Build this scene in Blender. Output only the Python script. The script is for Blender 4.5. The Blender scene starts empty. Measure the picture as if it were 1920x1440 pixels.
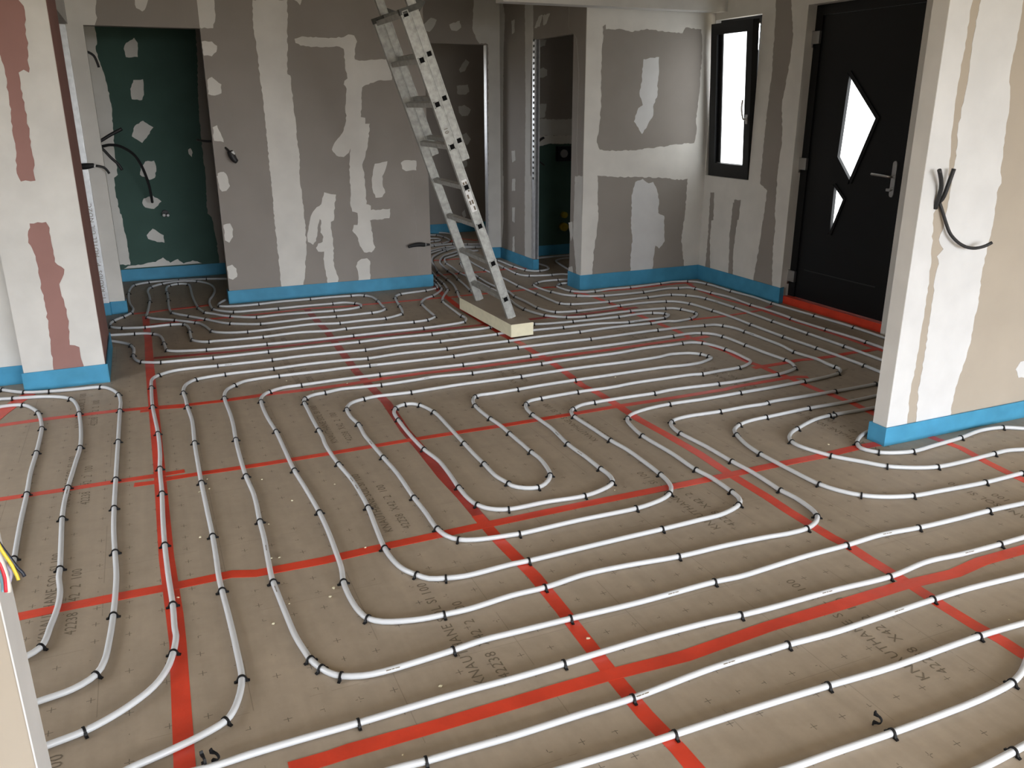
import bpy, bmesh, math, random
from mathutils import Vector, Matrix
from mathutils.geometry import tessellate_polygon
S = bpy.context.scene
COL = S.collection
random.seed(7)
# ---------------------------------------------------------------- camera
cd = bpy.data.cameras.new('camera'); cam = bpy.data.objects.new('camera', cd); COL.objects.link(cam)
PITCH, YAW, ROLL = 0.322497, 0.407398, -0.0027335
F_PX = 1571.25                                   # focal length for a 1920 px wide frame
fwd = Vector((math.sin(YAW)*math.cos(PITCH), math.cos(YAW)*math.cos(PITCH), -math.sin(PITCH)))
rt = Vector((math.cos(YAW), -math.sin(YAW), 0)); up = rt.cross(fwd)
r2 = rt*math.cos(ROLL)+up*math.sin(ROLL); u2 = -rt*math.sin(ROLL)+up*math.cos(ROLL)
cam.matrix_world = Matrix(((r2.x, u2.x, -fwd.x, 0), (r2.y, u2.y, -fwd.y, 0), (r2.z, u2.z, -fwd.z, 1.6), (0, 0, 0, 1)))
cd.sensor_fit = 'HORIZONTAL'; cd.sensor_width = 36; cd.lens = F_PX/1920*36; cd.clip_start = .02
S.camera = cam
# ---------------------------------------------------------------- light and exposure
S.view_settings.view_transform = 'Standard'; S.view_settings.look = 'None'; S.view_settings.gamma = 1
S.view_settings.exposure = 1.45
W = bpy.data.worlds.new('sky'); S.world = W; W.use_nodes = True
nt = W.node_tree; nt.nodes.clear()
tc = nt.nodes.new('ShaderNodeTexCoord'); sp = nt.nodes.new('ShaderNodeSeparateXYZ'); mr = nt.nodes.new('ShaderNodeValToRGB')
ma = nt.nodes.new('ShaderNodeMath'); ma.operation = 'MULTIPLY_ADD'; ma.inputs[1].default_value = .5; ma.inputs[2].default_value = .5
bg = nt.nodes.new('ShaderNodeBackground'); wo = nt.nodes.new('ShaderNodeOutputWorld')
mr.color_ramp.elements[0].position = .47; mr.color_ramp.elements[0].color = (.16, .14, .095, 1)
mr.color_ramp.elements[1].position = .53; mr.color_ramp.elements[1].color = (.93, .97, 1.04, 1)
nt.links.new(tc.outputs['Generated'], sp.inputs[0]); nt.links.new(sp.outputs['Z'], ma.inputs[0]); nt.links.new(ma.outputs[0], mr.inputs[0])
nt.links.new(mr.outputs[0], bg.inputs[0]); nt.links.new(bg.outputs[0], wo.inputs[0]); bg.inputs[1].default_value = 6
def portal(name, loc, rot, sx, sy):
    l = bpy.data.lights.new(name, 'AREA'); l.shape = 'RECTANGLE'; l.size = sx; l.size_y = sy; l.cycles.is_portal = True
    o = bpy.data.objects.new(name, l); o.location = loc; o.rotation_euler = rot; COL.objects.link(o)
PI = math.pi
portal('glazing_light', (2.35, -4.45, 1.25), (PI/2, 0, 0), 6.1, 2.4)
portal('side_glazing_light', (-3.25, 3.1, 1.15), (0, -PI/2, 0), 2.2, 1.0)
portal('added_far_portal', (1.9, 10.59, 1.65), (-PI/2, 0, 0), .8, .9)  # portal at an unseen opening added to brighten the far room
portal('added_toilet_portal', (4.9, 7.2, 1.725), (0, PI/2, 0), .25, .2)  # portal for a small unseen opening, added to lift the dark toilet room
# ---------------------------------------------------------------- materials
def mat(name, col, rough=.6, spec=.3, metal=0, var=.06, scale=6, bump=0, bscale=60, trans=0):
    m = bpy.data.materials.new(name); m.use_nodes = True; t = m.node_tree; b = t.nodes['Principled BSDF']
    b.inputs['Roughness'].default_value = rough; b.inputs['Specular IOR Level'].default_value = spec; b.inputs['Metallic'].default_value = metal
    c = t.nodes.new('ShaderNodeTexCoord')
    if var:
        n = t.nodes.new('ShaderNodeTexNoise'); n.inputs['Scale'].default_value = scale; n.inputs['Detail'].default_value = 5
        t.links.new(c.outputs['Object'], n.inputs['Vector'])
        r = t.nodes.new('ShaderNodeMapRange'); r.inputs[1].default_value = .3; r.inputs[2].default_value = .7
        r.inputs[3].default_value = 1-var; r.inputs[4].default_value = 1+var; t.links.new(n.outputs[0], r.inputs[0])
        x = t.nodes.new('ShaderNodeVectorMath'); x.operation = 'SCALE'; x.inputs[0].default_value = col[:3]
        t.links.new(r.outputs[0], x.inputs['Scale']); t.links.new(x.outputs[0], b.inputs['Base Color'])
    else: b.inputs['Base Color'].default_value = (*col[:3], 1)
    if bump:
        n = t.nodes.new('ShaderNodeTexNoise'); n.inputs['Scale'].default_value = bscale; n.inputs['Detail'].default_value = 4
        t.links.new(c.outputs['Object'], n.inputs['Vector'])
        bm_ = t.nodes.new('ShaderNodeBump'); bm_.inputs['Strength'].default_value = bump; bm_.inputs['Distance'].default_value = .004
        t.links.new(n.outputs[0], bm_.inputs['Height']); t.links.new(bm_.outputs[0], b.inputs['Normal'])
    if trans:
        o = t.nodes['Material Output']; mx = t.nodes.new('ShaderNodeMixShader'); tr = t.nodes.new('ShaderNodeBsdfTransparent')
        tr.inputs[0].default_value = (.55, .85, 1, 1) if col[2] > col[0] else (1, .5, .4, 1); mx.inputs[0].default_value = trans
        t.links.new(b.outputs[0], mx.inputs[1]); t.links.new(tr.outputs[0], mx.inputs[2]); t.links.new(mx.outputs[0], o.inputs[0])
    return m
def emis(name, col, st):
    m = bpy.data.materials.new(name); m.use_nodes = True; t = m.node_tree; t.nodes.clear()
    e = t.nodes.new('ShaderNodeEmission'); o = t.nodes.new('ShaderNodeOutputMaterial'); e.inputs[0].default_value = (*col, 1); e.inputs[1].default_value = st
    t.links.new(e.outputs[0], o.inputs[0]); return m
BOARD = mat('plasterboard', (.305, .277, .25), .75, .2, var=.05, scale=3)
BEIGE = mat('plasterboard_beige', (.43, .375, .305), .75, .2, var=.05, scale=3)
GREEN = mat('plasterboard_green', (.05, .10, .082), .7, .25, var=.08, scale=4)
RED = mat('plasterboard_red', (.30, .165, .145), .75, .2, var=.05, scale=5)
COMP = mat('joint_compound', (.70, .68, .635), .8, .2, var=.06, scale=5, bump=.12, bscale=25)
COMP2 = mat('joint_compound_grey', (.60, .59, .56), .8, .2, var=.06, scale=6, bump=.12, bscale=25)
COMP3 = mat('joint_compound_bright', (.67, .67, .665), .8, .2, var=.05, scale=6, bump=.12, bscale=25)
CEIL = mat('ceiling_paint', (.80, .75, .66), .85, .2)
BAND = mat('blue_foam', (.11, .43, .64), .5, .35, var=.12, scale=9, trans=.42)
TAPE = mat('red_tape', (.66, .058, .026), .38, .4, var=.14, scale=7, bump=.25, bscale=45)
TAPEF = mat('red_tape_worn', (.43, .05, .035), .42, .4, var=.2, scale=9, bump=.25, bscale=45, trans=.12)
PIPE = mat('pipe_plastic', (.60, .62, .64), .32, .45, var=.03, scale=4)
CLIP = mat('black_plastic', (.006, .006, .007), .55, .25, var=0)
CABLE = mat('conduit', (.02, .02, .021), .5, .4, var=0)
BLACK = mat('anthracite', (.0045, .0045, .005), .42, .35, var=0)
STEEL = mat('brushed_steel', (.55, .55, .55), .35, .5, 1, var=.05)
DARKZINC = mat('dull_steel', (.16, .16, .165), .5, .4, .4, var=.15, scale=30)
ZINC = mat('galvanised_steel', (.62, .63, .64), .4, .5, .6, var=.1, scale=30)
ALU = mat('worn_aluminium', (.35, .35, .325), .5, .4, .35, var=.22, scale=28, bump=.1)
HOLE = mat('dark_hole', (.006, .006, .006), .9, .1, var=0)
FOAM = mat('cream_foam', (.76, .71, .52), .8, .2, var=.05, scale=20, bump=.2)
FACING = mat('foam_facing', (.33, .275, .215), .6, .3, var=.06)
INK = mat('printed_ink', (.175, .145, .108), .7, .2, var=0)
WHITE = mat('white_tape', (.75, .75, .73), .6, .3, var=0)
YELL = mat('yellow_plastic', (.42, .33, .03), .5, .4, var=0)
GLASS = emis('frosted_glass_daylight', (.96, .99, 1), 1.5)
def floor_mat():
    m = bpy.data.materials.new('kraft_facing'); m.use_nodes = True; t = m.node_tree; N = t.nodes; L = t.links; b = N['Principled BSDF']
    def math_(op, a, c=None, d=None):
        n = N.new('ShaderNodeMath'); n.operation = op
        for i, v in enumerate((a, c, d)):
            if v is None: continue
            if isinstance(v, (int, float)): n.inputs[i].default_value = v
            else: L.new(v, n.inputs[i])
        return n.outputs[0]
    tc = N.new('ShaderNodeTexCoord'); s = N.new('ShaderNodeSeparateXYZ'); L.new(tc.outputs['Object'], s.inputs[0])
    def cell(o, off, p):
        f = math_('FRACT', math_('DIVIDE', math_('SUBTRACT', o, off), p)); return math_('MULTIPLY', math_('ABSOLUTE', math_('SUBTRACT', f, .5)), p)
    dx = cell(s.outputs[0], .0825-.05, .1); dy = cell(s.outputs[1], .0815-.05, .1)
    def lt(a, v): return math_('LESS_THAN', a, v)
    cr = math_('MAXIMUM', math_('MULTIPLY', lt(dx, .0011), lt(dy, .012)), math_('MULTIPLY', lt(dy, .0011), lt(dx, .012)))
    def noise(sc, det=4, rough=.55):
        n = N.new('ShaderNodeTexNoise'); n.inputs['Scale'].default_value = sc; n.inputs['Detail'].default_value = det; n.inputs['Roughness'].default_value = rough
        L.new(tc.outputs['Object'], n.inputs['Vector']); return n.outputs[0]
    wear = math_('GREATER_THAN', noise(9), .47)
    cr = math_('MULTIPLY', math_('MULTIPLY', cr, wear), .62)
    # board joints every 1.2 x 1.0 m and thin fold lines
    jx = math_('MULTIPLY', lt(cell(s.outputs[0], -.1, .4), .0012), .28); jy = math_('MULTIPLY', lt(cell(s.outputs[1], .3, .5), .0012), .2)
    big = noise(1.3, 5); fine = noise(14, 6, .7); streak = N.new('ShaderNodeTexNoise'); streak.inputs['Scale'].default_value = 1; streak.inputs['Detail'].default_value = 5
    mp = N.new('ShaderNodeMapping'); mp.inputs['Scale'].default_value = (25, 2.5, 1); L.new(tc.outputs['Object'], mp.inputs[0]); L.new(mp.outputs[0], streak.inputs['Vector'])
    k = math_('ADD', math_('MULTIPLY', big, .34), math_('ADD', math_('MULTIPLY', fine, .34), math_('MULTIPLY', streak.outputs[0], .26)))
    k = math_('ADD', k, .53)
    k = math_('MULTIPLY', k, math_('SUBTRACT', 1, math_('MAXIMUM', cr, math_('MULTIPLY', math_('MAXIMUM', jx, jy), math_('GREATER_THAN', noise(2.2), .5)))))
    v = N.new('ShaderNodeVectorMath'); v.operation = 'SCALE'; v.inputs[0].default_value = (.365, .302, .232); L.new(k, v.inputs['Scale']); L.new(v.outputs[0], b.inputs['Base Color'])
    b.inputs['Roughness'].default_value = .55; b.inputs['Specular IOR Level'].default_value = .35
    # wrinkles of the foil
    wr = N.new('ShaderNodeTexNoise'); wr.inputs['Scale'].default_value = 9; wr.inputs['Detail'].default_value = 3
    try: wr.noise_type = 'RIDGED_MULTIFRACTAL'
    except Exception: pass
    L.new(tc.outputs['Object'], wr.inputs['Vector'])
    bu = N.new('ShaderNodeBump'); bu.inputs['Strength'].default_value = .4; bu.inputs['Distance'].default_value = .006; L.new(wr.outputs[0], bu.inputs['Height']); L.new(bu.outputs[0], b.inputs['Normal'])
    return m
FLOOR = floor_mat()
# ---------------------------------------------------------------- mesh helpers
class MB:
    def __init__(s): s.v = []; s.f = []; s.m = []; s.sm = []
    def add(s, vs, fs, mi=0, smooth=False):
        o = len(s.v); s.v += [tuple(p) for p in vs]
        for f in fs: s.f.append([i+o for i in f]); s.m.append(mi); s.sm.append(smooth)
    def box(s, x0, y0, z0, x1, y1, z1, mi=0, M=None):
        vs = [Vector(p) for p in ((x0,y0,z0),(x1,y0,z0),(x1,y1,z0),(x0,y1,z0),(x0,y0,z1),(x1,y0,z1),(x1,y1,z1),(x0,y1,z1))]
        if M: vs = [M@p for p in vs]
        s.add(vs, [(0,3,2,1),(4,5,6,7),(0,1,5,4),(1,2,6,5),(2,3,7,6),(3,0,4,7)], mi)
    def prism(s, poly, fn, a, b, mi=0):
        """extrude a 2-D polygon between offsets a and b; fn(u, v, w) gives the point"""
        n = len(poly); tri = tessellate_polygon([[Vector((p[0], p[1], 0)) for p in poly]])
        va = [fn(p[0], p[1], a) for p in poly]; vb = [fn(p[0], p[1], b) for p in poly]
        s.add(va+vb, [tuple(t) for t in tri]+[tuple(i+n for i in reversed(t)) for t in tri]+[(i, (i+1) % n, (i+1) % n+n, i+n) for i in range(n)], mi)
    def tube(s, pts, r, n=8, mi=0, caps=True, rfn=None):
        pts = [Vector(p) for p in pts]; k = len(pts); rings = []; ref = None
        for i, p in enumerate(pts):
            t = (pts[min(i+1, k-1)]-pts[max(i-1, 0)]).normalized()
            if ref is None: ref = Vector((0, 0, 1)) if abs(t.z) < .9 else Vector((1, 0, 0))
            a = t.cross(ref).normalized(); bb = a.cross(t); ref = bb
            rr = rfn(i/(k-1)) if rfn else r
            rings.append([p+a*(rr*math.cos(2*PI*j/n))+bb*(rr*math.sin(2*PI*j/n)) for j in range(n)])
        vs = [q for g in rings for q in g]
        fs = [(i*n+j, i*n+(j+1) % n, (i+1)*n+(j+1) % n, (i+1)*n+j) for i in range(k-1) for j in range(n)]
        s.add(vs, fs, mi, True)
        if caps: s.add(rings[0], [tuple(range(n))], mi); s.add(rings[-1], [tuple(reversed(range(n)))], mi)
    def build(s, name, mats, parent=None):
        me = bpy.data.meshes.new(name); me.from_pydata(s.v, [], s.f); me.update()
        for m in (mats if isinstance(mats, (list, tuple)) else [mats]): me.materials.append(m)
        me.polygons.foreach_set('material_index', s.m); me.polygons.foreach_set('use_smooth', s.sm)
        bm = bmesh.new(); bm.from_mesh(me); bmesh.ops.remove_doubles(bm, verts=bm.verts, dist=1e-6); bmesh.ops.recalc_face_normals(bm, faces=bm.faces); bm.to_mesh(me); bm.free()
        o = bpy.data.objects.new(name, me); COL.objects.link(o); o.parent = parent; return o
def tag(o, label, cat=None, group=None, kind=None):
    o['label'] = label
    if cat: o['category'] = cat
    if group: o['group'] = group
    if kind: o['kind'] = kind
    return o
def struct(mb, name, mats, label, cat): return tag(mb.build(name, mats), label, cat, kind='structure')
def empty(name, loc):
    o = bpy.data.objects.new(name, None); COL.objects.link(o); o.location = loc; o.empty_display_size = .05; return o
def part(mb, name, mats, root, label=None):
    o = mb.build(name, mats, root); o.matrix_parent_inverse = Matrix.Translation(-Vector(root.location)) if root.type == 'EMPTY' else Matrix()
    if label: o['label'] = label
    return o
def spline(P, step=.02):
    P = [Vector(p) for p in P]; Q = [2*P[0]-P[1]]+P+[2*P[-1]-P[-2]]; out = []
    for i in range(1, len(Q)-2):
        p0, p1, p2, p3 = Q[i-1:i+3]; n = max(2, int((p2-p1).length/step))
        t0 = 0; t1 = max(1e-4, (p1-p0).length)**.5; t2 = t1+max(1e-4, (p2-p1).length)**.5; t3 = t2+max(1e-4, (p3-p2).length)**.5
        for k in range(n):
            t = t1+(t2-t1)*k/n
            a1 = p0*((t1-t)/(t1-t0))+p1*((t-t0)/(t1-t0)); a2 = p1*((t2-t)/(t2-t1))+p2*((t-t1)/(t2-t1)); a3 = p2*((t3-t)/(t3-t2))+p3*((t-t2)/(t3-t2))
            b1 = a1*((t2-t)/(t2-t0))+a2*((t-t0)/(t2-t0)); b2 = a2*((t3-t)/(t3-t1))+a3*((t-t1)/(t3-t1))
            out.append(b1*((t2-t)/(t2-t1))+b2*((t-t1)/(t2-t1)))
    out.append(P[-1]); return out
def ragged(poly, step=.02, amp=.005):
    out = []; n = len(poly)
    for i in range(n):
        a = Vector(poly[i]); b = Vector(poly[(i+1) % n]); d = b-a; k = max(1, int(d.length/step)); nn = Vector((-d.y, d.x)).normalized() if d.length > 0 else Vector((0, 0))
        for j in range(k): out.append(a+d*(j/k)+nn*(random.uniform(-amp, amp) if j else 0))
    return [(p.x, p.y) for p in out]
def patches(mb, data, axis, coord, sign, idx, lim):
    """joint compound (and bare board) spread on a wall: thin layers with ragged edges, part of the wall's own mesh"""
    for k, (mk, poly) in enumerate(data):
        if len(poly) < 3: continue
        th = .0012+.0002*(k % 4)
        fn = (lambda u, v, w: Vector((u, coord+sign*w, v))) if axis == 'y' else (lambda u, v, w: Vector((coord+sign*w, u, v)))
        p = [(min(max(u, lim[0]), lim[1]), min(max(v, lim[2]), lim[3])) for u, v in ragged(poly)]
        q = [p[i] for i in range(len(p)) if (Vector(p[i])-Vector(p[i-1])).length > 1e-4]
        mb.prism(q, fn, -.0005, th, idx[mk])
def text_mesh(txt, size, fn):
    c = bpy.data.curves.new('t', 'FONT'); c.body = txt; c.size = size; c.resolution_u = 2; c.space_character = 1.1
    o = bpy.data.objects.new('t', c); COL.objects.link(o); dg = bpy.context.evaluated_depsgraph_get(); me = o.evaluated_get(dg).to_mesh()
    vs = [fn(v.co.x, v.co.y) for v in me.vertices]; fs = [tuple(p.vertices) for p in me.polygons]; o.evaluated_get(dg).to_mesh_clear()
    bpy.data.objects.remove(o); bpy.data.curves.remove(c); return vs, fs
PIPES = [
('white heating pipe wound as the big double spiral in the middle of the floor', [[4.006,3.503,3.921,3.499,3.866,3.491,3.55,3.484,3.303,3.488,3.066,3.488,3.047,3.478,2.905,3.482,2.732,3.477,2.513,3.484,2.423,3.464],[2.38,3.424,2.361,3.37,2.353,3.293,2.368,3.105,2.372,2.901,2.38,2.766,2.376,2.652,2.371,2.563,2.379,2.485,2.373,2.405,2.363,2.351],[2.338,2.304,2.291,2.269,2.233,2.249,2.138,2.246,2.049,2.256,1.857,2.267,1.649,2.27,1.435,2.292,1.275,2.299,1.105,2.279,0.981,2.279,0.82,2.262,0.732,2.265,0.66,2.27,0.597,2.284,0.537,2.307,0.498,2.343],[0.482,2.389,0.474,2.448,0.471,2.533,0.473,2.593,0.487,2.689,0.495,2.842,0.5,2.988,0.5,3.159,0.489,3.414,0.477,3.623,0.475,3.91,0.473,4.151,0.461,4.399,0.463,4.63],[0.474,4.712,0.496,4.765,0.532,4.805,0.623,4.853,0.725,4.856,0.968,4.867,1.207,4.867,1.476,4.864,1.75,4.855,1.952,4.851,2.227,4.858,2.498,4.873,2.811,4.874,3.138,4.886,3.376,4.898,3.546,4.904,3.611,4.881,3.671,4.834,3.699,4.739,3.702,4.488,3.703,4.286,3.714,4.096,3.699,4.021],[3.662,3.951,3.634,3.925,3.56,3.897,3.458,3.875,3.314,3.873,3.157,3.864,3.012,3.87,2.699,3.89,2.568,3.879,2.379,3.883,2.175,3.881,2.096,3.874,2.028,3.839],[1.997,3.812,1.977,3.765,1.971,3.723,1.977,3.539,1.982,3.355,1.995,3.223,1.993,3.051,1.986,2.911,1.977,2.843],[1.954,2.778,1.92,2.735,1.876,2.705,1.794,2.68,1.709,2.668,1.443,2.671,1.179,2.664,1.15,2.668,1.074,2.676,1.003,2.69,0.947,2.716,0.914,2.762],[0.899,2.831,0.899,2.986,0.896,3.133,0.899,3.398,0.889,3.604,0.881,3.787,0.876,3.914,0.884,4.079,0.873,4.195,0.874,4.279],[0.881,4.339,0.904,4.394,0.94,4.432,1.004,4.459,1.073,4.475,1.151,4.472,1.286,4.464,1.476,4.476,1.587,4.482,1.8,4.478,1.99,4.476,2.133,4.483,2.304,4.49,2.517,4.489,2.785,4.482,2.997,4.491,3.104,4.514,3.175,4.503,3.229,4.488,3.289,4.432,3.303,4.381],[3.305,4.34,3.282,4.32,3.255,4.307,3.167,4.273,3.051,4.268,2.957,4.279,2.911,4.284,2.617,4.284,2.426,4.28,2.263,4.28,2.016,4.272,1.873,4.261,1.71,4.255,1.623,4.255],[1.591,4.231,1.564,4.181,1.547,4.11,1.542,4.025,1.547,3.888,1.559,3.744,1.558,3.613,1.559,3.498,1.559,3.38,1.563,3.299,1.552,3.203,1.531,3.116],[1.51,3.078,1.469,3.035,1.422,3.012,1.369,3.028,1.325,3.073,1.321,3.101,1.299,3.194,1.299,3.342,1.297,3.459,1.3,3.612,1.305,3.866,1.304,4.095,1.268,4.232,1.234,4.273,1.194,4.279],[1.145,4.258,1.105,4.183,1.094,4.066,1.088,3.84,1.096,3.619,1.117,3.461,1.115,3.322,1.105,3.151,1.106,3.022,1.119,2.962,1.156,2.906,1.223,2.873],[1.39,2.87,1.569,2.857,1.671,2.881,1.732,2.912],[1.758,2.946,1.771,3.01,1.769,3.075,1.77,3.225,1.765,3.389,1.784,3.614,1.783,3.708,1.778,3.841,1.787,3.939,1.815,4.01],[1.852,4.047,1.93,4.062,2.173,4.077,2.392,4.072,2.569,4.089,2.782,4.087,2.974,4.085,3.039,4.071,3.18,4.08,3.33,4.087,3.406,4.111,3.475,4.153],[3.495,4.184,3.5,4.224,3.511,4.328,3.512,4.459,3.497,4.566,3.462,4.656,3.404,4.701,3.325,4.707,3.24,4.704,3.028,4.71,2.797,4.683,2.599,4.681,2.399,4.678,2.219,4.669,2.013,4.665,1.741,4.664,1.656,4.672,1.505,4.687,1.373,4.674,1.246,4.667,1.162,4.666,1.044,4.674,0.928,4.685,0.825,4.659,0.761,4.648,0.715,4.618],[0.691,4.578,0.684,4.527,0.682,4.427,0.677,4.227,0.677,4.081,0.676,3.972,0.669,3.871,0.678,3.612,0.695,3.413,0.697,3.251,0.694,3.122,0.679,2.933,0.668,2.766],[0.672,2.679,0.689,2.595,0.723,2.536,0.756,2.494,0.811,2.474,0.874,2.46,1.063,2.467,1.128,2.464,1.337,2.468,1.571,2.472,1.709,2.473,1.885,2.478,1.992,2.481,2.075,2.503,2.118,2.524],[2.148,2.552,2.164,2.593,2.169,2.636,2.175,2.786,2.163,2.902,2.168,3.094,2.159,3.343,2.176,3.473,2.198,3.557,2.227,3.599],[2.273,3.634,2.378,3.668,2.546,3.687,2.783,3.68,3.028,3.686,3.231,3.688,3.512,3.701,3.653,3.709,3.751,3.723,3.814,3.74],[3.863,3.77,3.895,3.81,3.899,3.846,3.9,3.917,3.915,4.023,3.894,4.219,3.923,4.386,3.928,4.531,3.93,4.785,3.925,4.903,3.891,4.994,3.85,5.045,3.762,5.058,3.574,5.08,3.4,5.083,3.367,5.087,3.147,5.081,2.795,5.067,2.6,5.076,2.232,5.077,1.995,5.078,1.798,5.062,1.76,5.061,1.449,5.066,1.197,5.078,1.017,5.09,0.907,5.086,0.63,5.091,0.5,5.085,0.419,5.067,0.358,5.011],[0.317,4.962,0.293,4.893,0.282,4.809,0.281,4.674,0.284,4.522,0.282,4.338,0.273,4.15,0.267,3.948,0.266,3.648,0.274,3.451,0.273,3.354,0.265,3.175,0.262,3.034,0.253,2.862,0.247,2.735,0.247,2.691,0.251,2.594,0.257,2.463,0.265,2.333,0.278,2.246,0.286,2.203],[0.308,2.148,0.328,2.115,0.354,2.09,0.412,2.066,0.471,2.06,0.553,2.063,0.696,2.074,0.798,2.085,0.897,2.083,1.102,2.078,1.328,2.07,1.487,2.071,1.665,2.073,1.775,2.066,1.898,2.073,2.091,2.084,2.279,2.085,2.462,2.093,2.641,2.077,2.83,2.07,3.022,2.068,3.243,2.057,3.393,2.054,3.643,2.057,4.043,2.057,4.543,2.057]]),
('white heating pipe with fifth leg from the left and row just before the foam board', [[-0.567,1.819,-0.237,1.936,-0.213,1.945,-0.127,1.968,-0.044,1.994,0.024,2.028,0.048,2.061,0.073,2.129,0.085,2.193,0.086,2.359,0.083,2.522,0.077,2.706,0.075,2.81,0.078,2.95,0.08,3.125,0.078,3.386,0.076,3.655,0.077,3.926,0.079,4.149,0.088,4.498,0.078,4.733,0.076,4.887,0.071,4.992,0.077,5.068],[0.089,5.13,0.111,5.176,0.153,5.224,0.328,5.259,0.622,5.257,0.858,5.271,1.115,5.255,1.225,5.239,1.461,5.263,1.777,5.246,1.946,5.254,2.238,5.256,2.486,5.273,2.815,5.273,3.1,5.291,3.427,5.278,3.6,5.28,3.634,5.258,3.788,5.277,3.859,5.316],[3.921,5.373,3.943,5.437,3.928,5.506,3.908,5.571,3.869,5.629,3.806,5.65,3.492,5.683,3.08,5.67,3.001,5.682,2.933,5.71,2.853,5.771,2.804,5.834,2.767,5.948,2.743,6.085,2.748,6.307,2.772,6.453,2.801,6.817,2.801,6.974,2.799,7.289,2.798,7.572,2.791,7.761,2.82,8.04,2.845,8.319,2.886,8.496,2.938,8.63,2.972,8.661,3.056,8.725,3.183,8.849,3.316,8.937,3.445,8.954]]),
('white heating pipe lying over the left red tape and looping under the foam board', [[-0.579,2.114,-0.489,2.1,-0.415,2.118,-0.327,2.138,-0.263,2.168,-0.206,2.207,-0.153,2.258,-0.114,2.327,-0.093,2.404,-0.081,2.492,-0.083,2.531,-0.083,2.683,-0.089,2.882,-0.093,3.125,-0.092,3.369,-0.088,3.609,-0.088,3.883,-0.082,4.083,-0.083,4.356,-0.099,4.806,-0.1,5.015,-0.098,5.159,-0.097,5.254],[-0.087,5.348,-0.051,5.407,0.036,5.467,0.156,5.479,0.303,5.469,0.642,5.461,0.851,5.472,1.161,5.453,1.26,5.445,1.521,5.466,1.796,5.443,1.856,5.445,2.236,5.461,2.276,5.468,2.528,5.456,2.765,5.44,3.053,5.433,3.296,5.377,3.439,5.386,3.615,5.382],[3.68,5.42,3.709,5.455,3.704,5.494,3.624,5.559,3.524,5.574,3.308,5.554,2.913,5.569,2.613,5.617,2.518,5.716,2.521,5.984,2.557,6.432,2.596,6.939,2.631,7.179,2.67,7.468,2.713,7.72,2.723,7.906,2.757,8.191,2.806,8.422,2.891,8.628,2.984,8.786,3.098,8.888,3.256,9.014,3.391,9.029]]),
("white heating pipe from the pillar's lower gap turning under the foam board", [[-0.411,6.46,-0.34,6.406,-0.297,6.361,-0.236,6.283,-0.212,6.229,-0.193,6.138,-0.189,6.046,-0.194,5.944,-0.182,5.846,-0.15,5.766,-0.095,5.725,-0.028,5.7,0.127,5.684,0.291,5.67,0.647,5.667,0.932,5.667,1.269,5.661,1.452,5.669,1.804,5.656,1.932,5.662,2.259,5.66,2.337,5.718,2.375,5.791,2.402,5.918,2.413,6.131,2.419,6.386,2.413,6.608,2.417,6.749,2.47,6.95,2.545,7.268,2.571,7.502,2.611,7.898,2.69,8.262,2.737,8.475,2.828,8.725,2.944,8.909,3.096,9.086,3.301,9.251,3.53,9.174]]),
("white heating pipe from the pillar's upper gap bending beside the foam board", [[-0.414,6.591,-0.343,6.58,-0.181,6.548,-0.124,6.534,-0.055,6.488,-0.023,6.437,-0.003,6.338,0.005,6.18,0.01,6.066,0.02,5.984,0.073,5.939,0.161,5.912,0.267,5.889,0.666,5.868,1.106,5.842,1.271,5.843,1.55,5.848,1.8,5.843,2.082,5.876,2.142,5.899,2.187,5.966,2.203,6.041,2.197,6.092,2.203,6.275,2.212,6.465,2.225,6.622,2.257,6.734,2.312,6.855,2.419,7.066,2.446,7.181,2.48,7.364,2.506,7.605,2.549,7.888,2.607,8.217]]),
('grey heating pipe skirting the green walled alcove and the cream door post', [[2.495,7.874,2.464,7.613,2.436,7.407,2.397,7.187,2.379,7.115,2.323,7.015,2.207,6.872,2.123,6.8,2.062,6.703,2.032,6.599,2.018,6.473,2.007,6.299,1.995,6.158,1.975,6.126,1.902,6.07,1.79,6.055,1.557,6.06,1.267,6.062,1.15,6.051,0.934,6.095,0.667,6.075,0.462,6.083,0.328,6.1,0.299,6.097,0.241,6.129,0.196,6.195,0.189,6.313,0.191,6.456,0.188,6.607],[0.164,6.695,0.071,6.73,-0.108,6.723,-0.265,6.765,-0.339,6.83,-0.354,6.914,-0.335,7.019,-0.267,7.141,-0.209,7.254,-0.19,7.392,-0.214,7.614,-0.226,7.929,-0.221,8.168,-0.203,8.349,-0.174,8.451,-0.052,8.531,0.213,8.523,0.463,8.481,0.617,8.423,0.782,8.349]]),
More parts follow.
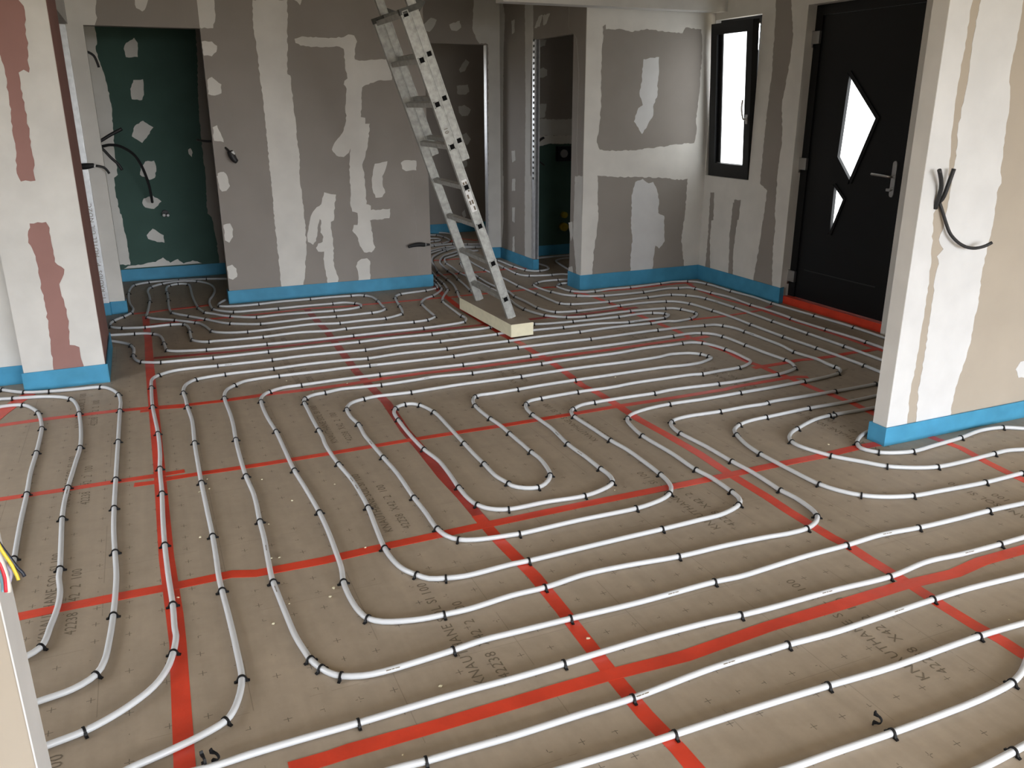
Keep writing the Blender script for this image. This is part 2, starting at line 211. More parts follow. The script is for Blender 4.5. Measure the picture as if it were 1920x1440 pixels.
('grey heating pipe folded in narrow bends along the foot of the centre wall', [[2.404,7.552,2.4,7.399,2.38,7.243,2.338,7.165,2.223,7.112,2.078,7.085,1.972,7.057,1.92,7.0,1.892,6.926,1.856,6.718,1.842,6.617,1.802,6.403,1.774,6.341,1.706,6.291,1.62,6.253,1.452,6.258,1.263,6.251,1.194,6.26,1.07,6.303,0.918,6.293,0.744,6.274,0.583,6.271,0.483,6.288,0.416,6.318,0.351,6.38],[0.313,6.552,0.278,6.678,0.252,6.717,0.11,6.86,-0.027,6.975,-0.086,7.053,-0.093,7.136,-0.083,7.242,-0.065,7.547,-0.057,7.71,-0.06,7.944,-0.067,8.099,-0.04,8.276,0.058,8.404,0.204,8.461,0.304,8.447,0.373,8.399,0.448,8.273,0.486,8.123,0.49,7.912,0.456,7.684,0.413,7.5,0.401,7.34,0.415,7.127],[0.458,7.052,0.558,6.964,0.707,6.948,0.905,6.938,1.137,6.945,1.351,6.935,1.448,6.936,1.53,6.863,1.556,6.817,1.554,6.772,1.526,6.718,1.446,6.683,1.307,6.674,1.091,6.695,0.884,6.713,0.703,6.704,0.63,6.737,0.52,6.819,0.458,6.878,0.399,6.966],[0.344,7.035,0.324,7.112,0.305,7.218,0.291,7.527,0.289,7.848,0.294,8.127,0.286,8.279,0.245,8.331,0.198,8.344,0.121,8.293,0.09,8.154,0.091,7.952,0.088,7.645,0.082,7.375,0.102,7.135,0.218,6.956,0.331,6.799,0.431,6.644],[0.494,6.578,0.604,6.511,0.703,6.473,0.899,6.481,1.106,6.494,1.283,6.475,1.397,6.472,1.57,6.481,1.617,6.485,1.682,6.532,1.705,6.579,1.714,6.722,1.725,6.873,1.718,7.047,1.676,7.13,1.618,7.171,1.563,7.174,1.388,7.188,1.212,7.186,0.956,7.188,0.778,7.166,0.575,7.176,0.478,7.219,0.465,7.284,0.492,7.368,0.544,7.462]]),
('grey heating pipe turning round the left pillar, third leg from the left', [[-1.135,5.59,-0.918,5.494,-0.903,5.479,-0.782,5.376,-0.648,5.335,-0.521,5.318,-0.374,5.302,-0.319,5.235,-0.278,5.12,-0.263,4.975,-0.265,4.81,-0.269,4.331,-0.273,3.846,-0.275,3.541,-0.273,3.327,-0.266,3.141,-0.259,2.956,-0.265,2.695,-0.274,2.553,-0.286,2.443,-0.307,2.384,-0.364,2.341,-0.457,2.32,-0.542,2.301,-0.604,2.288]]),
('grey heating pipe forming the second leg from the left', [[-1.098,5.343,-0.895,5.298,-0.83,5.28,-0.689,5.25,-0.59,5.204,-0.525,5.135,-0.487,5.002,-0.467,4.842,-0.446,4.566,-0.439,4.321,-0.451,4.091,-0.464,3.84,-0.469,3.666,-0.467,3.522,-0.459,3.35,-0.447,3.092,-0.447,3.038,-0.435,2.92,-0.437,2.816,-0.449,2.714,-0.468,2.599,-0.506,2.564,-0.569,2.525]]),
('grey heating pipe forming the leftmost leg, ending behind the loose wires', [[-1.075,5.19,-0.878,5.15,-0.813,5.15,-0.762,5.13,-0.712,5.053,-0.672,4.944,-0.641,4.755,-0.634,4.669,-0.629,4.333,-0.631,4.089,-0.623,3.837,-0.618,3.538,-0.608,3.239,-0.606,3.127,-0.613,2.998,-0.637,2.903]]),
("white heating pipe curling tightly round the right partition's corner", [[3.349,2.925,3.271,2.929,3.241,2.93,3.17,2.904,3.106,2.864,3.069,2.829,3.043,2.777,3.084,2.707,3.148,2.672,3.241,2.649,3.398,2.661,3.599,2.68,3.782,2.71,3.919,2.694,4.024,2.632,4.163,2.593,4.424,2.632,4.824,2.632,5.324,2.632]]),
('white heating pipe in a wide bend just outside the partition corner pipe', [[3.666,3.181,3.572,3.185,3.449,3.184,3.23,3.19,3.114,3.173,2.95,3.111,2.873,3.074,2.817,3.025,2.793,2.978,2.788,2.929,2.845,2.766,2.924,2.658,2.993,2.569,3.094,2.506,3.199,2.471,3.344,2.465,3.572,2.473,3.669,2.474,3.773,2.447,3.92,2.428,4.173,2.447,4.573,2.447,5.073,2.447]]),
('white heating pipe in the third wide bend out from the partition corner', [[3.822,3.329,3.732,3.331,3.483,3.316,3.208,3.322,2.916,3.306,2.806,3.3,2.708,3.274,2.631,3.221,2.602,3.164,2.564,3.037,2.551,2.917,2.551,2.864,2.557,2.689,2.569,2.545,2.603,2.457,2.655,2.388,2.72,2.342,2.853,2.295,3.002,2.282,3.251,2.265,3.488,2.267,3.536,2.266,3.686,2.266,3.936,2.266,4.336,2.266,4.836,2.266]]),
('white straight heating pipe, fifth row from the camera', [[-0.495,1.906,-0.146,1.877,-0.037,1.868,0.085,1.874,0.222,1.876,0.354,1.876,0.537,1.88,0.656,1.881,0.808,1.878,0.978,1.88,1.122,1.884,1.267,1.887,1.514,1.881,1.621,1.872,1.728,1.867,2.011,1.864,2.251,1.853,2.462,1.875,2.619,1.863,2.817,1.858,2.981,1.859,3.131,1.86,3.381,1.859,3.781,1.859,4.281,1.859]]),
('white heating pipe, fourth row from the camera, just below the long red tape', [[-0.034,1.678,0.316,1.676,0.412,1.675,0.479,1.67,0.559,1.668,0.715,1.663,0.915,1.665,1.086,1.665,1.371,1.685,1.578,1.685,1.654,1.685,1.834,1.677,2.006,1.681,2.262,1.687,2.438,1.687,2.672,1.673,2.74,1.668,2.89,1.661,3.14,1.668,3.54,1.668,4.04,1.668]]),
('white straight heating pipe, third row from the camera', [[0.335,1.524,0.685,1.51,0.794,1.506,0.984,1.499,1.114,1.497,1.232,1.496,1.419,1.493,1.628,1.486,1.848,1.476,2.233,1.48,2.451,1.471,2.601,1.467,2.851,1.471,3.251,1.471,3.751,1.471]]),
('white heating pipe bending upward at the right edge, second row from the camera', [[1.208,1.287,1.306,1.28,1.456,1.277,1.646,1.271,1.825,1.269,1.982,1.271,2.124,1.284,2.197,1.307,2.267,1.342,2.314,1.364,2.378,1.394]]),
('white heating pipe nearest the camera in the bottom right corner', [[1.662,1.089,1.753,1.088,1.879,1.095,1.962,1.101,2.112,1.106,2.362,1.101,2.762,1.101,3.262,1.101]]),
('grey heating pipe leading from behind the ladder to fourth strand before the door', [[3.325,8.834,3.24,8.775,3.157,8.67,3.068,8.481,2.981,8.258,2.913,7.958,2.893,7.584,2.88,7.463,2.862,7.176,2.867,7.025,2.894,6.806,2.861,6.551,2.866,6.364,2.862,6.089,2.896,5.946,2.931,5.9,2.999,5.875,3.096,5.864,3.293,5.866,3.514,5.885,3.754,5.893,3.953,5.865,4.034,5.815,4.088,5.709,4.114,5.423,4.118,5.154,4.102,4.933,4.092,4.556,4.099,4.23,4.089,3.796,4.076,3.642,4.071,3.539]]),
('grey heating pipe passing the ladder as third strand before the door', [[3.128,8.454,3.119,8.369,3.105,8.245,3.079,7.805,3.075,7.671,3.084,7.382,3.069,6.951,3.081,6.571,3.085,6.336,3.103,6.162,3.169,6.1,3.504,6.051,3.892,6.061,4.139,6.068,4.245,5.991,4.307,5.905,4.328,5.81,4.342,5.437,4.331,5.178,4.32,4.948,4.313,4.553,4.305,4.189,4.283,3.819,4.278,3.733]]),
('grey heating pipe running from the hallway straight into the small toilet room', [[3.325,8.233,3.319,8.097,3.303,7.835,3.29,7.499,3.312,7.404,3.362,7.356,3.554,7.306,3.678,7.306,3.742,7.259,3.812,7.209]]),
('grey heating pipe turning back round the metal post of the toilet doorway', [[3.39,8.589,3.389,8.314,3.401,8.251,3.415,7.854,3.45,7.638,3.51,7.553,3.557,7.543,3.651,7.568,3.702,7.624,3.728,7.713,3.726,7.805,3.715,7.928,3.707,8.061]]),
('grey heating pipe looping before the entry wall as second strand before the door', [[3.708,7.038,3.623,7.041,3.522,7.058,3.38,7.063,3.29,7.018,3.225,6.953,3.201,6.827,3.226,6.627,3.236,6.601,3.283,6.451,3.363,6.365,3.468,6.303,3.583,6.272,3.97,6.258,4.29,6.302,4.351,6.275,4.448,6.26,4.483,6.19,4.509,5.987,4.544,5.8,4.523,5.461,4.532,5.263,4.523,5.016,4.508,4.957,4.516,4.593,4.529,4.327,4.523,4.21,4.511,4.043,4.489,3.904]]),
('grey heating pipe hugging the entry wall and the front door threshold', [[3.635,6.898,3.549,6.895,3.46,6.885,3.388,6.801,3.381,6.699,3.411,6.56,3.492,6.471,3.595,6.462,3.772,6.486,3.969,6.477,4.311,6.51,4.461,6.538,4.488,6.533,4.605,6.497,4.659,6.456,4.703,6.318,4.711,5.973,4.737,5.684,4.723,5.439,4.74,4.96,4.75,4.558,4.726,4.22,4.706,4.076]]),
('dim heating pipe along the back of the toilet room floor', [[3.851,8.219,3.935,8.227,4.077,8.219,4.249,8.235,4.433,8.237]]),
('dim heating pipe bent on the toilet room floor beside the entry wall end', [[4.323,8.03,4.154,8.082,4.051,8.061,3.976,8.006,3.935,7.915,3.904,7.759,3.864,7.512,3.827,7.239]]),
('dim heating pipe nearest the back wall of the far room', [[3.341,10.539,3.46,10.494,3.528,10.441,3.574,10.364,3.591,10.24,3.572,10.02]]),
('dim heating pipe curving round in the far room behind the ladder', [[3.277,10.341,3.39,10.268,3.419,10.089,3.414,9.89,3.389,9.776,3.319,9.682,3.221,9.595,3.021,9.546]]),
('dim short hairpin pipe inside the curved pipe of the far room', [[3.174,10.058,3.276,10.013,3.314,9.955,3.31,9.89,3.264,9.821,3.194,9.803,3.09,9.796]]),
('dim heating pipe crossing the hallway doorway straight behind the ladder', [[2.993,9.461,3.085,9.473,3.188,9.499,3.335,9.517,3.49,9.417,3.63,9.365,3.722,9.338]]),
('grey heating pipe in the hallway, second from its doorway', [[2.901,9.124,2.969,9.171,3.076,9.249,3.168,9.311,3.327,9.339,3.457,9.269,3.574,9.252,3.67,9.209]]),
('grey heating pipe in the hallway, third from its doorway', [[2.832,8.911,2.911,9.011,3.079,9.162,3.224,9.206,3.338,9.217,3.425,9.185,3.514,9.155,3.625,9.098]])]
CLIPS = [
(0.479,1.670,-0.05,'black clip, first from left end, on the fourth row from the camera'),
(1.114,1.497,-0.01,'black clip, first from left end, on the third row from the camera'),
(0.354,1.876,0.01,'black clip, first from left end, on the fifth row from the camera'),
(1.086,1.665,0.03,'black clip, second from left end, on the fourth row from the camera'),
(0.024,2.028,0.71,'black clip, first from near end, on the fifth leg from the left'),
(1.646,1.271,-0.02,'black clip, first from left end, on the second row from the camera'),
(0.978,1.880,0.02,'black clip, second from left end, on the fifth row from the camera'),
(0.354,2.090,-0.60,'black clip, second from left end, on the sixth row from the camera'),
(-0.327,2.138,0.33,'black clip, first from near end, on the fourth leg from the left'),
(0.308,2.148,-1.11,'black clip, first from left end, on the sixth row from the camera'),
(1.879,1.095,0.06,'only black clip on the row nearest the camera'),
(0.696,2.074,0.10,'black clip, third from left end, on the sixth row from the camera'),
(0.085,2.193,1.47,'black clip, second from near end, on the fifth leg from the left'),
(1.628,1.486,-0.04,'black clip, second from left end, on the third row from the camera'),
(0.286,2.203,-1.30,'black clip, sixth from far end, on the sixth leg from the left'),
(1.102,2.078,-0.03,'black clip, fourth from left end, on the sixth row from the camera'),
(1.654,1.685,-0.02,'black clip, third from left end, on the fourth row from the camera'),
(0.732,2.265,3.09,'black clip, fourth from right end, on the fourth row below the central loop'),
(0.498,2.343,2.13,'black clip, fifth from right end, on the fourth row below the central loop'),
(-0.307,2.384,-2.19,'black clip, twelfth from the pillar, on the third leg from the left'),
(-0.093,2.404,1.37,'black clip, second from near end, on the fourth leg from the left'),
(1.621,1.872,-0.07,'black clip, third from left end, on the fifth row from the camera'),
(2.124,1.284,0.21,'black clip, second from left end, on the second row from the camera'),
(1.105,2.279,-3.08,'black clip, third from right end, on the fourth row below the central loop'),
(0.811,2.474,-0.28,'black clip, second from left end, on the third row below the central loop'),
(0.473,2.593,1.48,'black clip, first from near end, on the seventh leg from the left'),
(0.723,2.536,-0.98,'black clip, first from left end, on the third row below the central loop'),
(-0.468,2.599,-2.08,'black clip, eighth from the pillar, on the second leg from the left'),
(1.665,2.073,-0.03,'black clip, fifth from left end, on the sixth row from the camera'),
(2.233,1.480,-0.02,'black clip, third from left end, on the third row from the camera'),
(-0.083,2.683,1.59,'black clip, third from near end, on the fourth leg from the left'),
(0.247,2.691,-1.54,'black clip, fifth from far end, on the sixth leg from the left'),
(0.077,2.706,1.60,'black clip, third from near end, on the fifth leg from the left'),
(-0.265,2.695,-1.61,'black clip, eleventh from the pillar, on the third leg from the left'),
(1.128,2.464,-0.02,'black clip, third from left end, on the third row below the central loop'),
(1.649,2.270,3.08,'black clip, second from right end, on the fourth row below the central loop'),
(2.273,1.688,0.01,'black clip, fourth from left end, on the fourth row from the camera'),
(0.668,2.766,-1.58,'black clip, fifth from far end, on the eighth leg from the left'),
(0.947,2.716,2.45,'black clip, fourth from right end, on the second row below the central loop'),
(1.179,2.664,3.06,'black clip, third from right end, on the second row below the central loop'),
(2.251,1.853,0.03,'black clip, fourth from left end, on the fifth row from the camera'),
(0.899,2.831,1.67,'black clip, first from near end, on the ninth leg from the left'),
(1.709,2.473,0.02,'black clip, fourth from left end, on the third row below the central loop'),
(2.279,2.085,0.03,'black clip, sixth from left end, on the sixth row from the camera'),
(1.223,2.873,-0.24,'black clip, sixth from far end, on the leg along the middle red tape'),
(-0.447,3.092,-1.56,'black clip, seventh from the pillar, on the second leg from the left'),
(0.080,3.125,1.57,'black clip, fourth from near end, on the fifth leg from the left'),
(-0.093,3.125,1.58,'black clip, fourth from near end, on the fourth leg from the left'),
(-0.266,3.141,-1.53,'black clip, tenth from the pillar, on the third leg from the left'),
(1.119,2.962,-1.18,'black clip, fifth from far end, on the leg along the middle red tape'),
(1.709,2.668,-3.08,'black clip, second from right end, on the second row below the central loop'),
(2.233,2.249,-2.97,'black clip, first from right end, on the fourth row below the central loop'),
(0.265,3.175,-1.60,'black clip, fourth from far end, on the sixth leg from the left'),
(0.500,3.159,1.59,'black clip, second from near end, on the seventh leg from the left'),
(0.694,3.122,-1.62,'black clip, fourth from far end, on the eighth leg from the left'),
(0.896,3.133,1.58,'black clip, second from near end, on the ninth leg from the left'),
(1.569,2.857,0.08,'black clip, first from left end, on the first row below the central loop'),
(2.344,2.313,-2.18,'black clip, fourth from far end, on the fourth leg right of the central loop'),
(2.118,2.524,0.59,'black clip, fifth from left end, on the third row below the central loop'),
(-0.608,3.239,-1.55,'black clip, sixth from the pillar, on the leftmost leg'),
(1.422,3.012,-3.05,'black clip, first from near end, on the small central loop'),
(1.912,2.728,-2.44,'black clip, first from right end, on the second row below the central loop'),
(1.105,3.151,-1.60,'black clip, fourth from far end, on the leg along the middle red tape'),
(2.641,2.077,-0.07,'black clip, seventh from left end, on the sixth row from the camera'),
(1.321,3.101,1.70,'black clip, second from near end, on the small central loop'),
(2.817,1.858,-0.01,'black clip, fifth from left end, on the fifth row from the camera'),
(1.740,2.920,0.79,'black clip, second from left end, on the first row below the central loop'),
(2.169,2.636,1.50,'black clip, first from near end, on the third leg right of the central loop'),
(1.526,3.105,-1.99,"black clip, fifth from far end, on the central loop's right side"),
(2.371,2.563,-1.54,'black clip, third from far end, on the fourth leg right of the central loop'),
(1.986,2.911,-1.66,'black clip, third from far end, on the second leg right of the central loop'),
(1.769,3.075,1.59,'black clip, first from near end, on the first leg right of the central loop'),
(-0.275,3.541,-1.57,'black clip, ninth from the pillar, on the third leg from the left'),
(-0.467,3.522,-1.54,'black clip, sixth from the pillar, on the second leg from the left'),
(2.655,2.388,-0.77,'black clip, seventh from far end, on the third bend out from the partition corner'),
(1.299,3.342,1.57,'black clip, third from near end, on the small central loop'),
(-0.088,3.609,1.56,'black clip, fifth from near end, on the fourth leg from the left'),
(2.164,2.890,1.64,'black clip, second from near end, on the third leg right of the central loop'),
(2.569,2.545,-1.35,'black clip, sixth from far end, on the third bend out from the partition corner'),
(0.477,3.623,1.60,'black clip, third from near end, on the seventh leg from the left'),
(0.076,3.655,1.57,'black clip, fifth from near end, on the fifth leg from the left'),
(0.266,3.648,-1.55,'black clip, third from far end, on the sixth leg from the left'),
(2.853,2.295,-0.21,'black clip, eighth from far end, on the third bend out from the partition corner'),
(3.022,2.068,-0.03,'black clip, eighth from left end, on the sixth row from the camera'),
(0.678,3.612,-1.51,'black clip, third from far end, on the eighth leg from the left'),
(0.889,3.604,1.62,'black clip, third from near end, on the ninth leg from the left'),
(1.559,3.380,-1.54,"black clip, fourth from far end, on the central loop's right side"),
(2.372,2.901,-1.53,'black clip, second from far end, on the fourth leg right of the central loop'),
(1.096,3.619,-1.48,'black clip, third from far end, on the leg along the middle red tape'),
(1.765,3.398,1.53,'black clip, second from near end, on the first leg right of the central loop'),
(1.300,3.612,1.55,'black clip, fourth from near end, on the small central loop'),
(-0.273,3.846,-1.58,'black clip, eighth from the pillar, on the third leg from the left'),
(-0.464,3.840,-1.61,'black clip, fifth from the pillar, on the second leg from the left'),
(2.551,2.917,-1.61,'black clip, fifth from far end, on the third bend out from the partition corner'),
(-0.623,3.837,-1.55,'black clip, fifth from the pillar, on the leftmost leg'),
(-0.088,3.893,1.55,'black clip, sixth from near end, on the fourth leg from the left'),
(1.982,3.355,-1.50,'black clip, second from far end, on the second leg right of the central loop'),
(2.993,2.569,-0.74,'black clip, fifth from far end, on the second bend out from the partition corner'),
(3.251,2.265,-0.03,'black clip, ninth from far end, on the third bend out from the partition corner'),
(1.559,3.643,-1.58,"black clip, third from far end, on the central loop's right side"),
(2.845,2.766,-1.08,'black clip, fourth from far end, on the second bend out from the partition corner'),
(2.159,3.343,1.53,'black clip, third from near end, on the third leg right of the central loop'),
(3.199,2.471,-0.18,'black clip, sixth from far end, on the second bend out from the partition corner'),
(2.353,3.293,-1.58,'black clip, first from far end, on the fourth leg right of the central loop'),
(2.793,2.978,-1.86,'black clip, third from far end, on the second bend out from the partition corner'),
(2.602,3.164,-1.95,'black clip, fourth from far end, on the third bend out from the partition corner'),
(3.084,2.707,-0.76,"black clip, third from far end, on the pipe round the right partition's corner"),
(0.272,4.120,-1.61,'black clip, second from far end, on the sixth leg from the left'),
(0.677,4.081,-1.58,'black clip, second from far end, on the eighth leg from the left'),
(0.080,4.158,1.55,'black clip, sixth from near end, on the fifth leg from the left'),
(3.488,2.267,-0.00,'black clip, tenth from far end, on the third bend out from the partition corner'),
(0.884,4.079,1.59,'black clip, fourth from near end, on the ninth leg from the left'),
(3.069,2.829,-2.23,"black clip, second from far end, on the pipe round the right partition's corner"),
(1.548,3.877,-1.50,"black clip, second from far end, on the central loop's right side"),
(0.473,4.151,1.60,'black clip, fourth from near end, on the seventh leg from the left'),
(3.241,2.649,-0.09,"black clip, fourth from far end, on the pipe round the right partition's corner"),
(1.093,4.057,-1.63,'black clip, second from far end, on the leg along the middle red tape'),
(2.403,3.450,-2.44,'black clip, fifth from right end, on the upper row going behind the right partition'),
(1.971,3.723,-1.62,'black clip, first from far end, on the second leg right of the central loop'),
(2.220,3.591,0.86,'black clip, fourth from near end, on the third leg right of the central loop'),
(1.778,3.841,1.55,'black clip, third from near end, on the first leg right of the central loop'),
(2.699,3.270,-2.67,'black clip, third from far end, on the third bend out from the partition corner'),
(2.939,3.106,-2.75,'black clip, second from far end, on the second bend out from the partition corner'),
(1.304,4.095,1.70,'black clip, fifth from near end, on the small central loop'),
(2.019,3.833,-2.50,'black clip, sixth from right end, on the row ending at third right hairpin'),
(-0.269,4.331,-1.58,'black clip, seventh from the pillar, on the third leg from the left'),
(-0.439,4.321,-1.58,'black clip, fourth from the pillar, on the second leg from the left'),
(3.572,2.473,0.03,'black clip, seventh from far end, on the second bend out from the partition corner'),
(-0.084,4.365,1.59,'black clip, seventh from near end, on the fourth leg from the left'),
(-0.629,4.333,-1.57,'black clip, fourth from the pillar, on the leftmost leg'),
(1.546,4.100,-1.69,"black clip, first from far end, on the central loop's right side"),
(1.127,4.235,-2.11,'black clip, first from far end, on the leg along the middle red tape'),
(3.260,2.930,3.05,"black clip, first from far end, on the pipe round the right partition's corner"),
(2.904,3.306,-3.10,'black clip, second from far end, on the third bend out from the partition corner'),
(1.815,4.010,0.99,'black clip, fourth from near end, on the first leg right of the central loop'),
(0.879,4.330,1.39,'black clip, fifth from near end, on the ninth leg from the left'),
(1.268,4.232,2.05,'black clip, sixth from near end, on the small central loop'),
(2.732,3.477,3.14,'black clip, fourth from right end, on the upper row going behind the right partition'),
(1.194,4.279,-3.01,'black clip, seventh from near end, on the small central loop'),
(2.175,3.881,-3.10,'black clip, fifth from right end, on the row ending at third right hairpin'),
(2.546,3.687,0.04,'black clip, first from left end, on the row ending at fourth right hairpin'),
(3.599,2.680,0.13,"black clip, fifth from far end, on the pipe round the right partition's corner"),
(1.930,4.062,0.12,'black clip, first from left end, on the row ending at second right hairpin'),
(1.600,4.241,-2.39,'black clip, third from right end, on the sixth row in front of the foam board'),
(3.230,3.190,-3.09,'black clip, first from far end, on the second bend out from the partition corner'),
(1.004,4.459,0.31,'black clip, first from left end, on the fifth row in front of the foam board'),
(0.684,4.527,-1.64,'black clip, first from far end, on the eighth leg from the left'),
(3.208,3.322,-3.13,'black clip, first from far end, on the third bend out from the partition corner'),
(2.173,4.077,0.02,'black clip, second from left end, on the row ending at second right hairpin'),
(3.056,3.483,-2.69,'black clip, third from right end, on the upper row going behind the right partition'),
(1.286,4.464,0.00,'black clip, second from left end, on the fifth row in front of the foam board'),
(2.568,3.879,-3.11,'black clip, fourth from right end, on the row ending at third right hairpin'),
(0.701,4.599,-2.12,'black clip, eighth from right end, on the fourth row in front of the foam board'),
(1.873,4.261,-3.08,'black clip, second from right end, on the sixth row in front of the foam board'),
(0.465,4.654,1.49,'black clip, fifth from near end, on the seventh leg from the left'),
(0.078,4.724,1.60,'black clip, seventh from near end, on the fifth leg from the left'),
(-0.634,4.682,-1.52,'black clip, third from the pillar, on the leftmost leg'),
(0.825,4.659,-2.94,'black clip, seventh from right end, on the fourth row in front of the foam board'),
(3.919,2.694,-0.33,"black clip, sixth from far end, on the pipe round the right partition's corner"),
(3.028,3.686,0.02,'black clip, second from left end, on the row ending at fourth right hairpin'),
(-0.099,4.806,1.59,'black clip, eighth from near end, on the fourth leg from the left'),
(0.281,4.800,-1.62,'black clip, first from far end, on the sixth leg from the left'),
(1.162,4.666,3.11,'black clip, sixth from right end, on the fourth row in front of the foam board'),
(-0.265,4.810,-1.58,'black clip, sixth from the pillar, on the third leg from the left'),
(0.532,4.805,0.68,'black clip, first from left end, on the third row in front of the foam board'),
(2.263,4.280,-3.13,'black clip, first from right end, on the sixth row in front of the foam board'),
(-0.468,4.853,-1.47,'black clip, third from the pillar, on the second leg from the left'),
(1.990,4.476,0.02,'black clip, third from left end, on the fifth row in front of the foam board'),
(3.012,3.870,3.09,'black clip, third from right end, on the row ending at third right hairpin'),
(0.725,4.856,0.03,'black clip, second from left end, on the third row in front of the foam board'),
(3.550,3.484,-3.14,'black clip, second from right end, on the upper row going behind the right partition'),
(1.741,4.664,3.09,'black clip, fifth from right end, on the fourth row in front of the foam board'),
(0.071,4.992,1.56,'black clip, eighth from near end, on the fifth leg from the left'),
(-0.675,4.955,-1.30,'black clip, second from the pillar, on the leftmost leg'),
(1.207,4.867,-0.01,'black clip, third from left end, on the third row in front of the foam board'),
(0.358,5.011,-2.33,'black clip, twelfth from right end, on the second row in front of the foam board'),
(3.039,4.071,-0.09,'black clip, third from left end, on the row ending at second right hairpin'),
(3.512,3.701,0.05,'black clip, third from left end, on the row ending at fourth right hairpin'),
(-0.276,5.110,-1.37,'black clip, fifth from the pillar, on the third leg from the left'),
(0.630,5.091,-3.13,'black clip, eleventh from right end, on the second row in front of the foam board'),
(1.750,4.855,-0.03,'black clip, fourth from left end, on the third row in front of the foam board'),
(-0.525,5.135,-1.05,'black clip, second from the pillar, on the second leg from the left'),
(2.219,4.669,-3.11,'black clip, fourth from right end, on the fourth row in front of the foam board'),
(-0.098,5.170,1.57,'black clip, ninth from near end, on the fourth leg from the left'),
(-0.762,5.130,-0.67,'black clip, first from the pillar, on the leftmost leg'),
(3.458,3.875,-3.03,'black clip, second from right end, on the row ending at third right hairpin'),
(3.866,3.491,-3.05,'black clip, first from right end, on the upper row going behind the right partition'),
(1.197,5.078,3.08,'black clip, tenth from right end, on the second row in front of the foam board'),
(0.153,5.224,0.55,'black clip, first from left end, on the first row in front of the foam board'),
(0.328,5.259,0.09,'black clip, second from left end, on the first row in front of the foam board'),
(3.330,4.087,0.18,'black clip, fourth from left end, on the row ending at second right hairpin'),
(0.622,5.257,0.03,'black clip, third from left end, on the first row in front of the foam board'),
(-0.374,5.302,-0.51,'black clip, fourth from the pillar, on the third leg from the left'),
(3.814,3.740,0.41,'black clip, fourth from left end, on the row ending at fourth right hairpin'),
(2.227,4.858,0.04,'black clip, fifth from left end, on the third row in front of the foam board'),
(-0.830,5.280,-0.25,'black clip, first from the pillar, on the second leg from the left'),
(1.760,5.061,3.13,'black clip, ninth from right end, on the second row in front of the foam board'),
(3.645,3.932,-2.46,'black clip, first from right end, on the row ending at third right hairpin'),
(-0.648,5.335,-0.21,'black clip, third from the pillar, on the third leg from the left'),
(1.225,5.239,-0.03,'black clip, fourth from left end, on the first row in front of the foam board'),
(-0.051,5.407,0.82,"black clip, first from left end, on the row under the board's near end"),
(-0.782,5.376,-0.51,'black clip, second from the pillar, on the third leg from the left'),
(3.899,3.846,1.53,'black clip, first from right end, on the second row in front of the foam board'),
(0.303,5.469,-0.05,"black clip, second from left end, on the row under the board's near end"),
(3.305,4.370,-1.41,'black clip, fifth from left end, on the fifth row in front of the foam board'),
(0.642,5.461,0.02,"black clip, third from left end, on the row under the board's near end"),
(3.289,4.432,-1.04,'black clip, fourth from left end, on the fifth row in front of the foam board'),
(3.714,4.096,-1.64,'black clip, tenth from left end, on the third row in front of the foam board'),
(1.777,5.246,-0.00,'black clip, fifth from left end, on the first row in front of the foam board'),
(2.232,5.077,3.14,'black clip, eighth from right end, on the second row in front of the foam board'),
(-0.903,5.479,-0.79,'black clip, first from the pillar, on the third leg from the left'),
(4.089,3.796,-1.63,'black clip, fourteenth from the ladder, on the fourth strand out from the front door'),
(1.260,5.445,-0.01,"black clip, fourth from left end, on the row under the board's near end"),
(3.512,4.459,1.63,'black clip, first from right end, on the fourth row in front of the foam board'),
(0.291,5.670,-0.05,'black clip, fifth from the pillar, on the lower pipe leaving the left pillar'),
(-0.028,5.700,-0.23,'black clip, fourth from the pillar, on the lower pipe leaving the left pillar'),
(0.647,5.667,-0.00,'black clip, sixth from the pillar, on the lower pipe leaving the left pillar'),
(2.238,5.256,0.04,'black clip, sixth from left end, on the first row in front of the foam board'),
(1.796,5.443,-0.02,"black clip, fifth from left end, on the row under the board's near end"),
(3.894,4.219,1.54,'black clip, second from right end, on the second row in front of the foam board'),
(-0.143,5.757,-0.79,'black clip, third from the pillar, on the lower pipe leaving the left pillar'),
(3.325,4.707,3.14,'black clip, third from right end, on the fourth row in front of the foam board'),
(2.795,5.067,3.14,'black clip, seventh from right end, on the second row in front of the foam board'),
(1.269,5.661,0.01,'black clip, seventh from the pillar, on the lower pipe leaving the left pillar'),
(3.462,4.656,2.21,'black clip, second from right end, on the fourth row in front of the foam board'),
(3.702,4.488,-1.56,'black clip, ninth from left end, on the third row in front of the foam board'),
(4.099,4.230,-1.57,'black clip, thirteenth from the ladder, on the fourth strand out from the front door'),
(0.267,5.889,-0.14,'black clip, fifth from the pillar, on the upper pipe leaving the left pillar'),
(2.236,5.461,0.14,"black clip, sixth from left end, on the row under the board's near end"),
(0.666,5.868,-0.06,'black clip, sixth from the pillar, on the upper pipe leaving the left pillar'),
(1.804,5.656,0.00,'black clip, eighth from the pillar, on the lower pipe leaving the left pillar'),
(-0.194,5.944,-1.54,'black clip, second from the pillar, on the lower pipe leaving the left pillar'),
(3.376,4.898,0.05,'black clip, sixth from left end, on the third row in front of the foam board'),
(2.815,5.273,0.03,'black clip, seventh from left end, on the first row in front of the foam board'),
(1.271,5.843,0.01,'black clip, seventh from the pillar, on the upper pipe leaving the left pillar'),
(0.020,5.984,-1.07,'black clip, fourth from the pillar, on the upper pipe leaving the left pillar'),
(4.305,4.189,-1.61,'black clip, fourteenth from the ladder, on the third strand out from the front door'),
(3.699,4.739,-1.42,'black clip, eighth from left end, on the third row in front of the foam board'),
(3.611,4.881,-0.50,'black clip, seventh from left end, on the third row in front of the foam board'),
